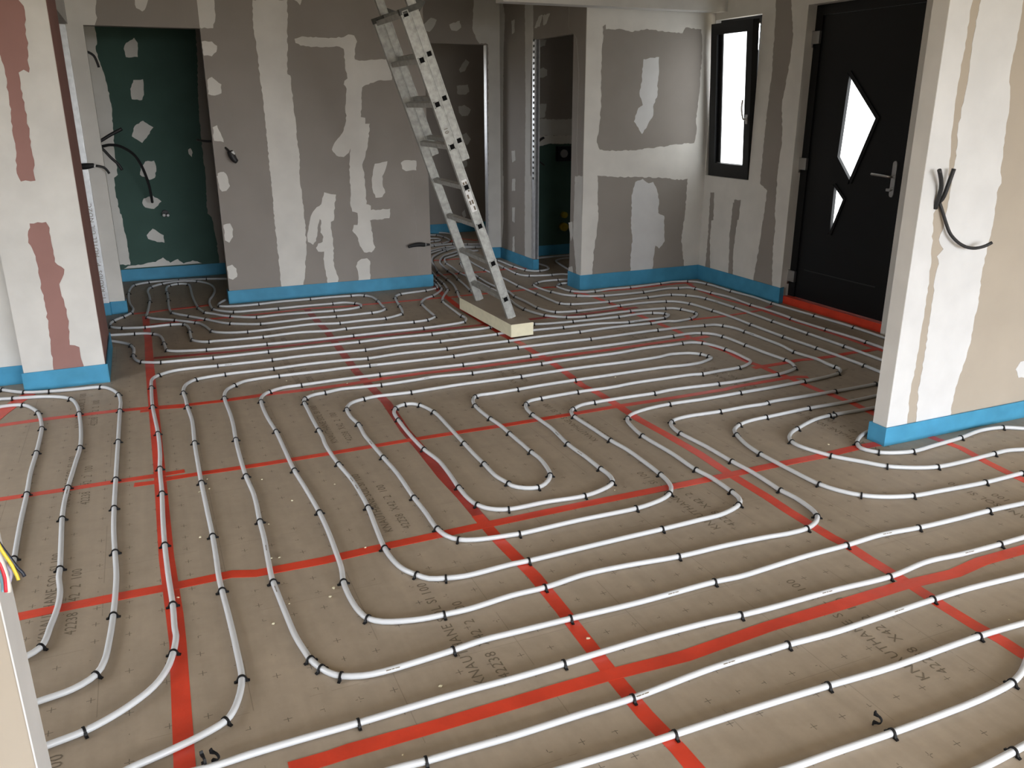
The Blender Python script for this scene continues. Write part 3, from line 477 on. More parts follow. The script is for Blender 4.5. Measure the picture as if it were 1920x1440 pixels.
(2.259,5.660,0.33,'black clip, ninth from the pillar, on the lower pipe leaving the left pillar'),
(3.367,5.087,3.07,'black clip, sixth from right end, on the second row in front of the foam board'),
(2.765,5.440,-0.04,"black clip, seventh from left end, on the row under the board's near end"),
(0.299,6.097,3.05,'black clip, tenth from hallway end, on the pipe skirting the cream door post'),
(0.667,6.075,-3.12,'black clip, ninth from hallway end, on the pipe skirting the cream door post'),
(1.800,5.843,0.05,'black clip, eighth from the pillar, on the upper pipe leaving the left pillar'),
(4.092,4.556,-1.57,'black clip, twelfth from the ladder, on the fourth strand out from the front door'),
(4.523,4.210,-1.63,'black clip, fourteenth from toilet end, on the second strand out from the front door'),
(0.005,6.180,-1.53,'black clip, third from the pillar, on the upper pipe leaving the left pillar'),
(3.930,4.785,1.58,'black clip, third from right end, on the second row in front of the foam board'),
(1.267,6.062,-3.09,'black clip, eighth from hallway end, on the pipe skirting the cream door post'),
(2.613,5.617,2.66,'black clip, fifth from the hairpin, on the strand from hairpin right of the board'),
(0.196,6.195,1.89,'black clip, eleventh from hallway end, on the pipe skirting the cream door post'),
(-0.207,6.211,-1.32,'black clip, first from the pillar, on the lower pipe leaving the left pillar'),
(4.313,4.553,-1.59,'black clip, thirteenth from the ladder, on the third strand out from the front door'),
(2.142,5.899,0.67,'black clip, ninth from the pillar, on the upper pipe leaving the left pillar'),
(2.913,5.569,3.05,'black clip, fourth from the hairpin, on the strand from hairpin right of the board'),
(3.427,5.278,-0.01,'black clip, eighth from left end, on the first row in front of the foam board'),
(0.583,6.271,3.06,'black clip, ninth from right end, on the fold nearest the camera by the centre wall'),
(3.762,5.058,3.03,'black clip, fifth from right end, on the second row in front of the foam board'),
(3.296,5.377,-0.08,"black clip, eighth from left end, on the row under the board's near end"),
(1.790,6.055,-3.09,'black clip, seventh from hallway end, on the pipe skirting the cream door post'),
(3.891,4.994,2.08,'black clip, fourth from right end, on the second row in front of the foam board'),
(1.902,6.070,-2.74,'black clip, sixth from hallway end, on the pipe skirting the cream door post'),
(1.263,6.251,3.10,'black clip, eighth from right end, on the fold nearest the camera by the centre wall'),
(0.344,6.396,1.94,'black clip, tenth from right end, on the fold nearest the camera by the centre wall'),
(4.102,4.933,-1.62,'black clip, eleventh from the ladder, on the fourth strand out from the front door'),
(2.933,5.710,2.62,"black clip, sixth from right end, on the strand bending past the ladder's front foot"),
(4.516,4.593,-1.54,'black clip, thirteenth from toilet end, on the second strand out from the front door'),
(3.080,5.670,3.08,"black clip, fifth from right end, on the strand bending past the ladder's front foot"),
(0.191,6.456,1.57,'black clip, twelfth from hallway end, on the pipe skirting the cream door post'),
(1.990,6.145,-2.05,'black clip, fifth from hallway end, on the pipe skirting the cream door post'),
(1.620,6.253,-2.94,'black clip, seventh from right end, on the fold nearest the camera by the centre wall'),
(3.308,5.554,-3.11,'black clip, third from the hairpin, on the strand from hairpin right of the board'),
(2.198,6.080,1.70,'black clip, tenth from the pillar, on the upper pipe leaving the left pillar'),
(2.804,5.834,2.06,"black clip, seventh from right end, on the strand bending past the ladder's front foot"),
(3.615,5.382,0.27,"black clip, ninth from left end, on the row under the board's near end"),
(-0.055,6.488,-0.79,'black clip, second from the pillar, on the upper pipe leaving the left pillar'),
(3.788,5.277,0.32,'black clip, ninth from left end, on the first row in front of the foam board'),
(0.703,6.473,-0.16,'black clip, second from left end, on the bend hugging the centre wall strip'),
(-0.181,6.548,-0.21,'black clip, first from the pillar, on the upper pipe leaving the left pillar'),
(4.320,4.948,-1.60,'black clip, twelfth from the ladder, on the third strand out from the front door'),
(4.750,4.558,-1.59,'black clip, twelfth from toilet end, on the strand nearest the front door'),
(1.774,6.341,-2.25,'black clip, sixth from right end, on the fold nearest the camera by the centre wall'),
(2.931,5.900,-0.64,'black clip, fifth from the ladder, on the fourth strand out from the front door'),
(0.494,6.578,-0.68,'black clip, first from left end, on the bend hugging the centre wall strip'),
(1.283,6.475,-0.07,'black clip, third from left end, on the bend hugging the centre wall strip'),
(3.704,5.494,2.03,'black clip, first from the hairpin, on the strand from hairpin right of the board'),
(3.096,5.864,-0.05,'black clip, sixth from the ladder, on the fourth strand out from the front door'),
(3.624,5.559,2.72,'black clip, second from the hairpin, on the strand from hairpin right of the board'),
(1.570,6.481,0.04,'black clip, fourth from left end, on the bend hugging the centre wall strip'),
(3.492,5.683,3.11,"black clip, fourth from right end, on the strand bending past the ladder's front foot"),
(2.743,6.085,1.65,"black clip, eighth from right end, on the strand bending past the ladder's front foot"),
(3.940,5.415,1.31,"black clip, first from right end, on the strand bending past the ladder's front foot"),
(0.164,6.695,2.31,'black clip, first from right end, on the pipe round the alcove floor'),
(4.508,4.957,-1.71,'black clip, twelfth from toilet end, on the second strand out from the front door'),
(0.252,6.717,2.26,'black clip, first from near end, on the outer alcove loop'),
(-0.108,6.723,3.04,'black clip, third from right end, on the pipe round the alcove floor'),
(2.862,6.089,-1.46,'black clip, fourth from the ladder, on the fourth strand out from the front door'),
(0.071,6.730,2.99,'black clip, second from right end, on the pipe round the alcove floor'),
(0.703,6.704,2.95,'black clip, seventh from left end, on the short hairpin before the centre wall')]
FARCLIPS = [(-0.265,6.765,2.65),(1.701,6.567,1.27),(1.307,6.674,3.13),(3.908,5.571,1.99),(0.331,6.799,-0.97),(4.114,5.423,-1.52),(3.806,5.650,2.94),(0.520,6.819,2.44),(-0.343,6.840,1.97),(3.514,5.885,0.06),(4.740,4.960,-1.54),(0.110,6.860,2.40),(1.842,6.617,-1.73),(3.169,6.100,-0.46),(1.526,6.718,-2.37),(3.103,6.162,-1.11),(2.032,6.599,-1.76),(4.342,5.437,-1.58),(0.218,6.956,-0.96),(0.558,6.964,-0.41),(3.504,6.051,-0.06),(0.905,6.938,-0.01),(2.228,6.633,1.38),(4.088,5.709,-1.29),(-0.335,7.019,1.22),(1.530,6.863,-0.90),(0.344,7.035,2.04),(-0.086,7.053,1.93),(1.351,6.935,0.00),(3.953,5.865,-0.35),(1.725,6.873,1.55),(4.523,5.461,-1.58),(0.102,7.135,-1.24),(0.415,7.127,-1.27),(-0.267,7.141,1.07),(2.861,6.551,-1.62),(1.896,6.939,-1.84),(3.363,6.365,-0.67),(3.892,6.061,0.03),(4.723,5.439,-1.58),(0.778,7.166,-3.10),(2.207,6.872,-2.35),(3.583,6.272,-0.15),(0.305,7.218,1.68),(0.473,7.229,2.04),(4.328,5.810,-1.44),(-0.209,7.254,1.26),(3.081,6.571,-1.55),(1.212,7.186,-3.14),(1.676,7.130,2.29),(1.972,7.057,-2.60),(1.563,7.174,3.09),(4.245,5.991,-0.80),(4.139,6.068,-0.31),(3.236,6.601,-1.19),(2.470,6.950,1.32),(3.411,6.560,-1.09),(3.595,6.462,0.04),(2.596,6.939,1.46),(3.970,6.258,0.05),(2.223,7.112,-2.84),(2.423,7.077,1.25),(4.509,5.987,-1.42),(2.801,6.962,1.58),(2.338,7.165,-2.38),(2.390,7.154,-1.78),(3.969,6.477,0.02),(3.069,6.951,-1.57),(3.388,6.801,-1.96),(4.711,5.973,-1.51),(4.351,6.275,-0.30),(-0.060,7.640,1.52),(4.483,6.190,-1.29),(0.088,7.645,-1.59),(3.225,6.953,-2.06),(3.460,6.885,-2.68),(3.282,7.012,-2.50),(2.479,7.353,1.42),(2.436,7.407,-1.73),(4.311,6.510,0.14),(4.703,6.318,-1.41),(3.522,7.058,3.03),(2.571,7.502,1.47),(2.672,7.478,1.41),(0.091,7.963,-1.56),(4.605,6.497,-0.46),(2.880,7.463,-1.66),(2.506,7.605,1.44),(-0.225,8.078,1.54),(3.362,7.356,-0.52),(3.577,7.305,0.01),(3.290,7.499,-1.48),(2.791,7.761,1.54),(-0.040,8.276,1.17),(0.286,8.279,1.95),(0.121,8.293,-2.18),(2.611,7.898,1.41),(3.557,7.543,0.03),(0.198,8.344,-3.04),(2.723,7.906,1.49),(3.450,7.638,-1.18),(3.079,7.805,-1.61),(0.058,8.404,0.64),(0.373,8.399,-0.82),(-0.180,8.442,1.05),(0.463,8.481,-0.27),(3.303,7.835,-1.62),(0.213,8.523,-0.10),(-0.052,8.531,0.28),(3.415,7.854,-1.48),(2.981,8.258,-1.87),(2.845,8.319,1.41),(3.401,8.251,-1.44),(3.096,9.086,0.78),(3.079,9.162,0.51),(3.494,9.163,-0.34),(3.168,9.311,0.40),(3.327,9.339,-0.17),(3.085,9.473,0.19),(3.490,9.417,-0.47),(3.335,9.517,-0.22),(3.221,9.595,-2.66),(3.368,9.740,-2.19),(3.194,9.803,-3.00),(3.420,10.069,-1.53),(3.390,10.268,-0.98),(3.460,10.494,-0.51)]
TAPES = [
('long red tape strip on the left running away, under the fourth pipe leg', 0.052, 0, [-0.088,1.864,-0.088,1.903,-0.078,2.469,-0.08,2.627,-0.091,3.044,-0.091,3.977,-0.096,5.009,-0.099,5.725,-0.095,6.344,-0.098,6.566,-0.101,7.151]),
('faded red tape strip running away from the centre wall to the middle crossing', 0.050, 1, [1.122,6.883,1.122,6.418,1.13,6.126,1.108,5.425,1.096,5.009,1.101,4.859,1.107,4.608,1.116,4.375,1.09,3.919,1.092,3.631,1.086,3.313,1.094,3.073,1.095,2.885,1.096,2.828]),
('red tape strip from the middle crossing to the bottom edge', 0.050, 0, [1.092,2.893,1.092,2.848,1.094,2.656,1.111,2.376,1.106,2.142,1.099,1.97,1.091,1.789,1.09,1.603,1.1,1.456,1.1,1.38,1.1,1.346]),
('red tape strip running away from the right edge under the foam board', 0.050, 0, [2.379,7.317,2.343,7.077,2.322,6.816,2.295,6.466,2.289,5.424,2.311,5.199,2.304,4.982,2.315,4.805,2.304,4.614,2.292,4.42,2.27,4.202,2.29,4.033,2.287,3.799,2.279,3.575,2.293,3.339,2.301,3.063,2.289,2.801,2.291,2.547,2.285,2.415,2.285,2.275,2.287,2.168,2.298,2.095,2.292,1.99,2.294,1.868,2.293,1.82,2.29,1.72,2.287,1.664,2.287,1.536,2.295,1.447,2.291,1.368,2.297,1.317,2.388,0.522]),
('red tape strip slanting from the entry wall to the right partition', 0.045, 0, [3.478,6.493,3.504,6.259,3.51,6.005,3.5,5.696,3.51,5.52,3.506,5.358,3.506,5.2,3.509,5.027,3.487,4.843,3.505,4.747,3.501,4.569,3.513,4.429,3.489,4.285,3.487,4.186,3.501,4.084,3.492,3.964,3.499,3.879,3.505,3.796,3.502,3.769,3.499,3.673,3.498,3.565,3.509,3.444,3.512,3.294,3.491,3.129,3.496,2.76,3.512,2.602,3.474,2.426,3.453,2.274,3.448,2.199,3.394,1.401]),
('thin red tape strip under the pipe beside the front door', 0.035, 0, [4.598,6.508,4.505,6.173,4.479,5.853,4.513,5.49,4.519,5.344,4.498,5.14,4.506,4.584,4.499,4.296,4.491,4.176,4.485,4.016]),
('red tape strip across the floor in front of the foam board', 0.050, 0, [0.284,4.786,0.53,4.797,0.713,4.789,1.006,4.788,1.202,4.812,1.46,4.818,1.774,4.798,1.98,4.805,2.265,4.802,2.625,4.805,2.823,4.806,3.154,4.822,3.495,4.829,3.514,4.817,3.573,4.818,3.63,4.825]),
('red tape strip across the left part between the pillar and the left tape', 0.045, 0, [-0.879,4.838,-0.845,4.854,-0.659,4.863,-0.485,4.855,-0.28,4.849,-0.11,4.825,0.07,4.793,0.276,4.783,0.453,4.787]),
('short doubled red tape piece beside the left tape crossing', 0.035, 0, [-0.164,4.783,-0.114,4.781,-0.069,4.797,0.061,4.768]),
('red tape strip from the left edge to the second crossing', 0.040, 0, [-0.756,3.85,-0.727,3.851,-0.471,3.846,-0.284,3.846,-0.118,3.842,0.015,3.844]),
('red tape strip across the middle, past the central loop to the third hairpin', 0.040, 0, [-0.199,3.775,-0.115,3.768,-0.064,3.784,0.078,3.785,0.325,3.777,0.636,3.778,1.072,3.788,1.321,3.787,1.632,3.784,1.991,3.79,2.287,3.799,2.634,3.792,3.008,3.795,3.067,3.809,3.268,3.816,3.475,3.821,3.557,3.814,3.618,3.783]),
("red tape strip from the near left corner to the right partition's corner", 0.050, 0, [-0.629,2.831,-0.553,2.83,-0.439,2.831,-0.247,2.828,-0.12,2.824,-0.072,2.822,0.121,2.824,0.2,2.794,0.438,2.786,0.695,2.798,1.069,2.803,1.208,2.803,1.514,2.806,1.906,2.802,2.289,2.801,2.489,2.806,2.818,2.801,3.037,2.812,3.22,2.805]),
('longest red tape strip across the foreground', 0.050, 0, [0.155,1.792,0.257,1.792,0.31,1.795,0.527,1.792,0.771,1.792,0.896,1.793,1.07,1.792,1.34,1.777,1.672,1.797,1.951,1.799,2.258,1.805,2.498,1.789,2.658,1.809,2.912,1.806,3.712,1.799]),
('red tape strip from the third hairpin towards the front door', 0.045, 0, [3.431,4.068,3.496,4.071,3.636,4.072,3.814,4.088,3.931,4.069,4.098,4.066,4.256,4.079,4.398,4.072,4.498,4.082,4.563,4.08]),
('red tape strip at the foot of the centre wall running to the ladder', 0.040, 0, [-0.07,6.834,0.108,6.846,0.288,6.835,0.468,6.838,0.512,6.819,0.642,6.845,0.894,6.857,1.14,6.88,1.392,6.842,1.496,6.83,1.588,6.835,1.857,6.824,2.27,6.825,2.415,6.798,2.436,6.824,2.713,6.82,2.925,6.817,3.312,6.834,3.387,6.807]),
('red tape strip along the foot of the entry wall', 0.040, 0, [3.409,6.503,3.613,6.494,3.961,6.464,4.299,6.49,4.426,6.483,4.462,6.494,4.59,6.484,4.607,6.413]),
('red tape strip across the hallway entrance behind the ladder', 0.040, 0, [2.553,7.79,2.816,7.792,2.978,7.788,3.079,7.77,3.293,7.811,3.568,7.776]),
('red tape strip farther back in the hallway', 0.040, 0, [2.792,8.592,2.95,8.579,3.117,8.572]),
('dark red tape strip across the alcove entrance', 0.050, 0, [-0.186,7.275,-0.091,7.271,0.072,7.312,0.238,7.325,0.398,7.352]),
('faded red tape strip passing under the near end of the foam board', 0.045, 1, [-0.071,5.858,0.134,5.835,0.433,5.808,0.817,5.802,1.099,5.81,1.437,5.803,1.84,5.789,1.977,5.792,2.28,5.794,2.653,5.802,2.816,5.805,2.855,5.776,3.128,5.787,3.466,5.808,3.636,5.815]),
('red tape strip between the two small hairpins and the door', 0.035, 0, [3.78,5.282,3.789,5.278,3.92,5.278,4.12,5.273,4.343,5.291,4.496,5.316,4.682,5.402]),
("wide red tape strip slanting at the left pillar's foot", 0.075, 0, [-0.758,5.358,-0.805,5.247,-0.867,5.043,-0.902,4.922]),
('red tape strip deep inside the far hallway', 0.050, 0, [3.244,9.697,3.372,9.753,3.597,9.926,3.723,9.71])]
PATCH = {'centre': [('c',[(0.978,2.371),(0.966,2.19),(0.975,2.05),(0.979,1.853),(0.991,1.607),(0.99,1.285),(0.992,1.049),(0.993,0.735),(0.996,0.859),(0.992,0.676),(0.993,0.489),(0.999,0.274),(0.998,-0.09),(1.163,-0.106),(1.186,0.103),(1.207,0.206),(1.238,0.435),(1.243,0.662),(1.236,0.873),(1.23,1.032),(1.239,1.185),(1.233,1.41),(1.226,1.607),(1.22,1.822),(1.198,1.833),(1.229,2.198),(1.245,2.382)]),
 ('c',[(1.276,2.099),(1.339,2.119),(1.385,2.113),(1.528,2.113),(1.674,2.122),(1.712,2.143),(1.761,2.136),(1.782,2.091),(1.76,2.034),(1.755,1.954),(1.792,1.943),(1.874,1.95),(2.052,1.959),(2.063,1.795),(1.966,1.794),(1.876,1.77),(1.804,1.735),(1.79,1.605),(1.777,1.499),(1.815,1.492),(1.812,1.444),(1.851,1.444),(1.83,1.305),(1.796,1.171),(1.767,1.11),(1.781,1.023),(1.785,0.873),(1.783,0.774),(1.822,0.759),(1.82,0.721),(1.994,0.725),(1.983,0.642),(1.808,0.632),(1.818,0.567),(1.824,0.449),(1.842,0.395),(1.805,0.351),(1.739,0.356),(1.703,0.417),(1.693,0.483),(1.645,0.551),(1.661,0.601),(1.694,0.599),(1.7,0.702),(1.655,0.717),(1.641,0.793),(1.654,0.893),(1.649,0.878),(1.652,1.027),(1.659,1.138),(1.673,1.247),(1.658,1.211),(1.611,1.176),(1.549,1.19),(1.514,1.239),(1.544,1.298),(1.625,1.393),(1.658,1.511),(1.649,1.559),(1.663,1.676),(1.672,1.723),(1.65,1.757),(1.658,1.786),(1.684,1.804),(1.672,1.907),(1.668,2.032),(1.633,2.048),(1.499,2.04),(1.403,2.04),(1.321,2.049),(1.282,2.068)]),
 ('c',[(1.877,1.113),(1.99,1.131),(1.966,1.055),(1.937,1.005),(1.939,0.917),(1.957,0.866),(1.928,0.829),(1.868,0.825),(1.846,0.895),(1.845,0.996),(1.862,1.07)]),
 ('c',[(2.109,1.113),(2.144,1.135),(2.251,1.128),(2.248,1.046),(2.153,1.042),(2.12,1.062)]),
 ('c',[(2.215,2.443),(2.243,2.194),(2.241,1.844),(2.244,1.446),(2.226,1.335),(2.243,1.248),(2.244,1.128),(2.212,0.996),(2.215,0.919),(2.219,0.673),(2.219,0.741),(2.228,0.609),(2.221,0.45),(2.237,0.315),(2.241,0.069),(2.23,-0.209),(2.573,-0.243),(2.604,0.985),(2.445,1.604),(2.473,2.454)]),
 ('c',[(1.424,0.89),(1.524,0.867),(1.505,0.774),(1.489,0.649),(1.463,0.638),(1.464,0.561),(1.47,0.471),(1.47,0.368),(1.459,0.304),(1.478,0.211),(1.494,0.157),(1.47,-0.136),(1.389,-0.128),(1.399,0.105),(1.388,0.218),(1.376,0.323),(1.387,0.387),(1.336,0.39),(1.319,0.423),(1.341,0.46),(1.38,0.471),(1.39,0.515),(1.367,0.554),(1.371,0.605),(1.381,0.655),(1.37,0.668),(1.345,0.594),(1.324,0.481),(1.296,0.451),(1.254,0.479),(1.251,0.523),(1.271,0.611),(1.303,0.709),(1.352,0.769),(1.392,0.792),(1.4,0.817)]),
 ('c',[(1.674,0.275),(1.709,0.299),(1.762,0.302),(1.788,0.273),(1.765,-0.164),(1.668,-0.155),(1.674,0.169),(1.658,0.236)]),
 ('c',[(0.57,1.054),(0.633,1.052),(0.659,0.969),(0.632,0.935),(0.597,0.93),(0.579,0.96)]),
 ('c',[(0.58,0.662),(0.633,0.671),(0.652,0.622),(0.645,0.561),(0.611,0.514),(0.578,0.535)]),
 ('c',[(0.573,0.319),(0.615,0.33),(0.645,0.294),(0.643,0.225),(0.608,0.203),(0.574,0.218)]),
 ('c',[(0.568,2.062),(0.644,2.064),(0.679,2.033),(0.669,1.99),(0.632,1.957),(0.573,1.961)]),
 ('c',[(0.58,1.784),(0.615,1.806),(0.646,1.779),(0.681,1.752),(0.674,1.686),(0.623,1.669),(0.574,1.68)]),
 ('c',[(0.58,1.43),(0.615,1.446),(0.636,1.384),(0.652,1.315),(0.58,1.328)]),
 ('c',[(0.58,1.075),(0.627,1.085),(0.652,1.049),(0.664,0.972),(0.622,0.933),(0.584,0.946)]),
 ('c',[(0.54,2.374),(0.695,2.38),(0.692,2.255),(0.665,2.16),(0.514,2.156)]),
 ('c',[(1.252,2.403),(1.362,2.408),(1.34,2.348),(1.319,2.374)])],
'header': [('c',[(-0.335,2.357),(-0.121,2.366),(-0.141,2.266),(-0.139,2.207),(-0.162,2.151),(-0.367,2.145)]),
 ('c',[(0.133,2.377),(0.23,2.381),(0.224,2.34),(0.202,2.289),(0.173,2.26),(0.135,2.282),(0.129,2.306)]),
 ('c',[(0.479,2.392),(0.67,2.4),(0.643,2.157),(0.546,2.154),(0.473,2.17),(0.47,2.227)])],
'corridor': [('c',[(3.255,2.617),(3.589,2.631),(3.587,2.176),(3.577,0.477),(3.383,0.487),(3.401,2.171),(3.375,2.185),(3.311,2.176),(3.28,2.21),(3.234,2.319),(3.244,2.414)]),
 ('c',[(3.392,0.877),(3.579,0.87),(3.574,0.046),(3.382,0.059)]),
 ('c',[(2.725,2.337),(2.803,2.4),(2.863,2.382),(2.831,2.32),(2.783,2.272),(2.738,2.284)]),
 ('c',[(2.993,2.345),(3.102,2.383),(3.116,2.322),(3.069,2.287),(3.014,2.292)])],
'far': [('c',[(3.815,2.007),(3.906,2.129),(3.955,2.095),(3.893,1.991),(3.834,1.973)]),
 ('c',[(3.781,1.816),(3.93,1.834),(3.948,1.746),(3.887,1.711),(3.789,1.72)]),
 ('c',[(3.795,1.57),(3.875,1.591),(3.964,1.533),(3.922,1.462),(3.842,1.454),(3.803,1.498)]),
 ('c',[(3.816,1.211),(3.898,1.255),(3.957,1.172),(3.904,1.1),(3.835,1.138)]),
 ('c',[(3.809,0.919),(3.891,0.953),(3.899,0.842),(3.847,0.806)]),
 ('c',[(3.814,0.245),(3.856,0.291),(3.871,0.204),(3.833,0.167)])],
'side': [('c',[(7.85,2.564),(7.661,2.544),(7.66,1.998),(7.709,1.869),(7.713,0.563),(7.839,0.549),(7.827,1.602)]),
 ('c',[(7.841,0.917),(7.681,0.929),(7.672,0.112),(7.836,0.109)]),
 ('c',[(8.521,2.633),(8.406,2.621),(8.333,2.439),(8.377,2.03),(8.421,0.485),(8.567,0.468)]),
 ('c',[(8.559,0.866),(8.394,0.878),(8.401,0.411),(8.469,0.082),(8.575,0.082)]),
 ('c',[(8.166,2.372),(8.094,2.379),(8.094,2.266),(8.156,2.251)]),
 ('c',[(8.175,1.142),(8.088,1.153),(8.073,1.059),(8.157,1.032)]),
 ('c',[(8.158,0.862),(8.081,0.875),(8.081,0.756),(8.166,0.741)]),
 ('c',[(8.159,0.57),(8.09,0.585),(8.102,0.424),(8.16,0.432)]),
 ('c',[(8.142,0.272),(8.103,0.285),(8.103,0.121),(8.162,0.104)]),
 ('c',[(6.933,2.469),(6.502,2.424),(6.401,0.709),(6.686,0.677),(6.74,1.233),(6.728,1.839),(6.782,2.122),(6.937,2.226)]),
 ('c',[(6.757,0.995),(6.578,1.008),(6.557,0.078),(6.686,0.081),(6.723,0.265),(6.776,0.471)]),
 ('c',[(7.631,2.265),(7.536,2.358),(7.457,2.364),(7.518,2.27)]),
 ('c',[(7.457,2.358),(7.304,2.363),(7.378,2.284),(7.44,2.276)]),
 ('c',[(6.852,0.168),(6.778,0.188),(6.761,0.122),(6.758,0.068),(6.863,0.062)]),
 ('c',[(6.869,0.573),(6.796,0.589),(6.782,0.471),(6.818,0.412)])],
'toilet': [('c',[(3.857,1.44),(3.978,1.453),(4.152,1.44),(4.419,1.45),(4.423,1.274),(3.858,1.283)]),
 ('w',[(3.858,1.283),(4.423,1.274),(4.425,1.189),(4.21,1.19),(4.068,1.196),(3.928,1.165),(3.859,1.154)]),
 ('g',[(3.859,1.154),(3.928,1.165),(4.068,1.196),(4.21,1.19),(4.425,1.189),(4.445,0.44),(3.862,0.47)]),
 ('g',[(3.825,0.867),(4.434,0.846),(4.459,-0.14),(3.829,-0.092)]),
 ('c',[(3.986,0.571),(4.111,0.621),(4.256,0.63),(4.384,0.625),(4.37,0.464),(4.186,0.449),(4.024,0.417),(3.987,0.483)]),
 ('c',[(3.922,1.937),(3.99,1.959),(4.033,1.938),(4.033,1.88),(3.974,1.858),(3.923,1.865)]),
 ('c',[(3.959,1.602),(4.028,1.602),(4.012,1.468),(3.943,1.454)]),
 ('c',[(3.912,2.221),(4.021,2.224),(4.005,2.167),(3.937,2.151)])],
'entry': [('b',[(3.683,2.206),(3.71,2.224),(3.714,2.187),(3.74,2.191),(3.882,2.189),(3.954,2.174),(4.113,2.202),(4.247,2.188),(4.474,2.177),(4.502,2.224),(4.665,2.214),(4.686,2.081),(4.685,1.854),(4.688,1.7),(4.669,1.45),(4.684,1.386),(4.664,1.259),(4.428,1.248),(4.385,1.239),(4.077,1.214),(3.852,1.206),(3.689,1.223),(3.658,1.285),(3.681,1.443),(3.69,1.6),(3.682,1.837),(3.682,2.035),(3.693,2.115)]),
 ('b',[(3.674,1.004),(3.861,0.985),(4.09,0.977),(4.324,0.963),(4.565,0.934),(4.618,0.944),(4.616,0.837),(4.612,0.63),(4.602,0.507),(4.59,0.387),(4.64,0.129),(4.658,-0.114),(4.65,-0.215),(3.651,-0.122),(3.65,0.132),(3.655,0.219),(3.659,0.353),(3.678,0.458),(3.695,0.614),(3.675,1.0)]),
 ('c2',[(4.09,1.961),(4.245,1.981),(4.252,1.867),(4.243,1.77),(4.249,1.673),(4.209,1.574),(4.214,1.5),(4.158,1.413),(4.108,1.345),(4.052,1.415),(4.02,1.452),(4.059,1.563),(4.103,1.587),(4.069,1.66),(4.066,1.709),(4.085,1.781),(4.081,1.841)]),
 ('c2',[(4.028,0.82),(4.061,0.936),(4.137,0.959),(4.201,0.918),(4.248,0.929),(4.291,0.862),(4.32,0.768),(4.32,0.648),(4.386,0.618),(4.406,0.385),(4.348,0.32),(4.306,0.35),(4.301,0.295),(4.289,0.227),(4.293,-0.111),(4.057,-0.089),(4.046,0.299),(4.056,0.421),(4.035,0.529),(4.036,0.662)])],
'right': [('b',[(5.836,2.429),(5.664,2.411),(5.656,2.358),(5.596,2.091),(5.607,1.892),(5.65,1.604),(5.605,1.295),(5.624,1.121),(5.612,0.731),(5.591,0.67),(5.592,0.439),(5.537,-0.108),(5.861,-0.18),(5.802,0.132),(5.758,0.524),(5.729,0.906),(5.83,0.958),(5.828,1.109),(5.82,1.548),(5.804,1.83),(5.819,2.241)]),
 ('b',[(6.505,0.73),(6.449,0.736),(6.469,0.428),(6.403,-0.121),(6.474,-0.135),(6.506,0.135),(6.497,0.424)]),
 ('b',[(6.168,0.764),(6.078,0.773),(6.098,0.528),(6.109,0.311),(6.075,-0.055),(6.142,-0.068),(6.164,0.319),(6.183,0.467),(6.173,0.6)]),
 ('b',[(6.508,0.822),(6.453,0.827),(6.434,0.58),(6.497,0.572)]),
 ('b',[(6.154,0.79),(6.065,0.798),(6.073,0.623),(6.17,0.611)])],
'partition': [('c',[(3.166,2.047),(3.314,2.053),(3.324,2.011),(3.317,1.904),(3.319,1.802),(3.313,1.683),(3.317,1.57),(3.33,1.415),(3.349,1.255),(3.286,1.122),(3.318,0.917),(3.329,0.697),(3.328,0.469),(3.317,0.283),(3.325,0.122),(3.366,-0.119),(3.032,-0.06),(3.118,0.76),(3.163,1.571)]),
 ('c',[(3.367,2.056),(3.623,2.067),(3.63,2.024),(3.633,1.928),(3.626,1.8),(3.627,1.709),(3.657,1.6),(3.662,1.488),(3.672,1.383),(3.677,1.292),(3.697,1.242),(3.677,1.2),(3.689,1.103),(3.689,1.067),(3.678,0.935),(3.674,0.801),(3.685,0.654),(3.677,0.58),(3.679,0.466),(3.654,0.354),(3.628,0.24),(3.622,0.127),(3.645,-0.065),(3.411,-0.025),(3.387,0.122),(3.368,0.276),(3.375,0.417),(3.373,0.602),(3.368,0.738),(3.361,0.827),(3.372,0.887),(3.352,0.923),(3.386,0.955),(3.347,1.001),(3.361,1.042),(3.368,1.168),(3.371,1.334),(3.37,1.414),(3.357,1.492),(3.367,1.646),(3.365,1.796),(3.364,1.891),(3.372,2.013)]),
 ('c',[(4.054,0.283),(4.079,0.321),(4.149,0.322),(4.177,0.222),(4.089,0.233)])],
'pillar': [('r',[(-0.586,2.146),(-0.465,2.151),(-0.465,2.123),(-0.446,2.095),(-0.446,2.052),(-0.454,1.98),(-0.462,1.87),(-0.475,1.766),(-0.498,1.781),(-0.524,1.766),(-0.523,1.714),(-0.528,1.684),(-0.521,1.616),(-0.524,1.532),(-0.523,1.455),(-0.529,1.392),(-0.524,1.314),(-0.537,1.259),(-0.535,1.203),(-0.607,1.201),(-0.618,1.269),(-0.603,1.378),(-0.598,1.494),(-0.59,1.646),(-0.588,1.758),(-0.594,1.846),(-0.609,2.011)]),
 ('r',[(-0.602,0.971),(-0.52,0.975),(-0.507,0.941),(-0.511,0.866),(-0.508,0.815),(-0.511,0.747),(-0.469,0.701),(-0.488,0.651),(-0.508,0.618),(-0.507,0.548),(-0.493,0.467),(-0.492,0.396),(-0.51,0.253),(-0.461,0.234),(-0.462,0.202),(-0.455,0.118),(-0.461,0.025),(-0.62,0.046),(-0.617,0.12),(-0.608,0.274),(-0.601,0.389),(-0.601,0.539),(-0.602,0.669),(-0.602,0.788),(-0.626,0.865)])],
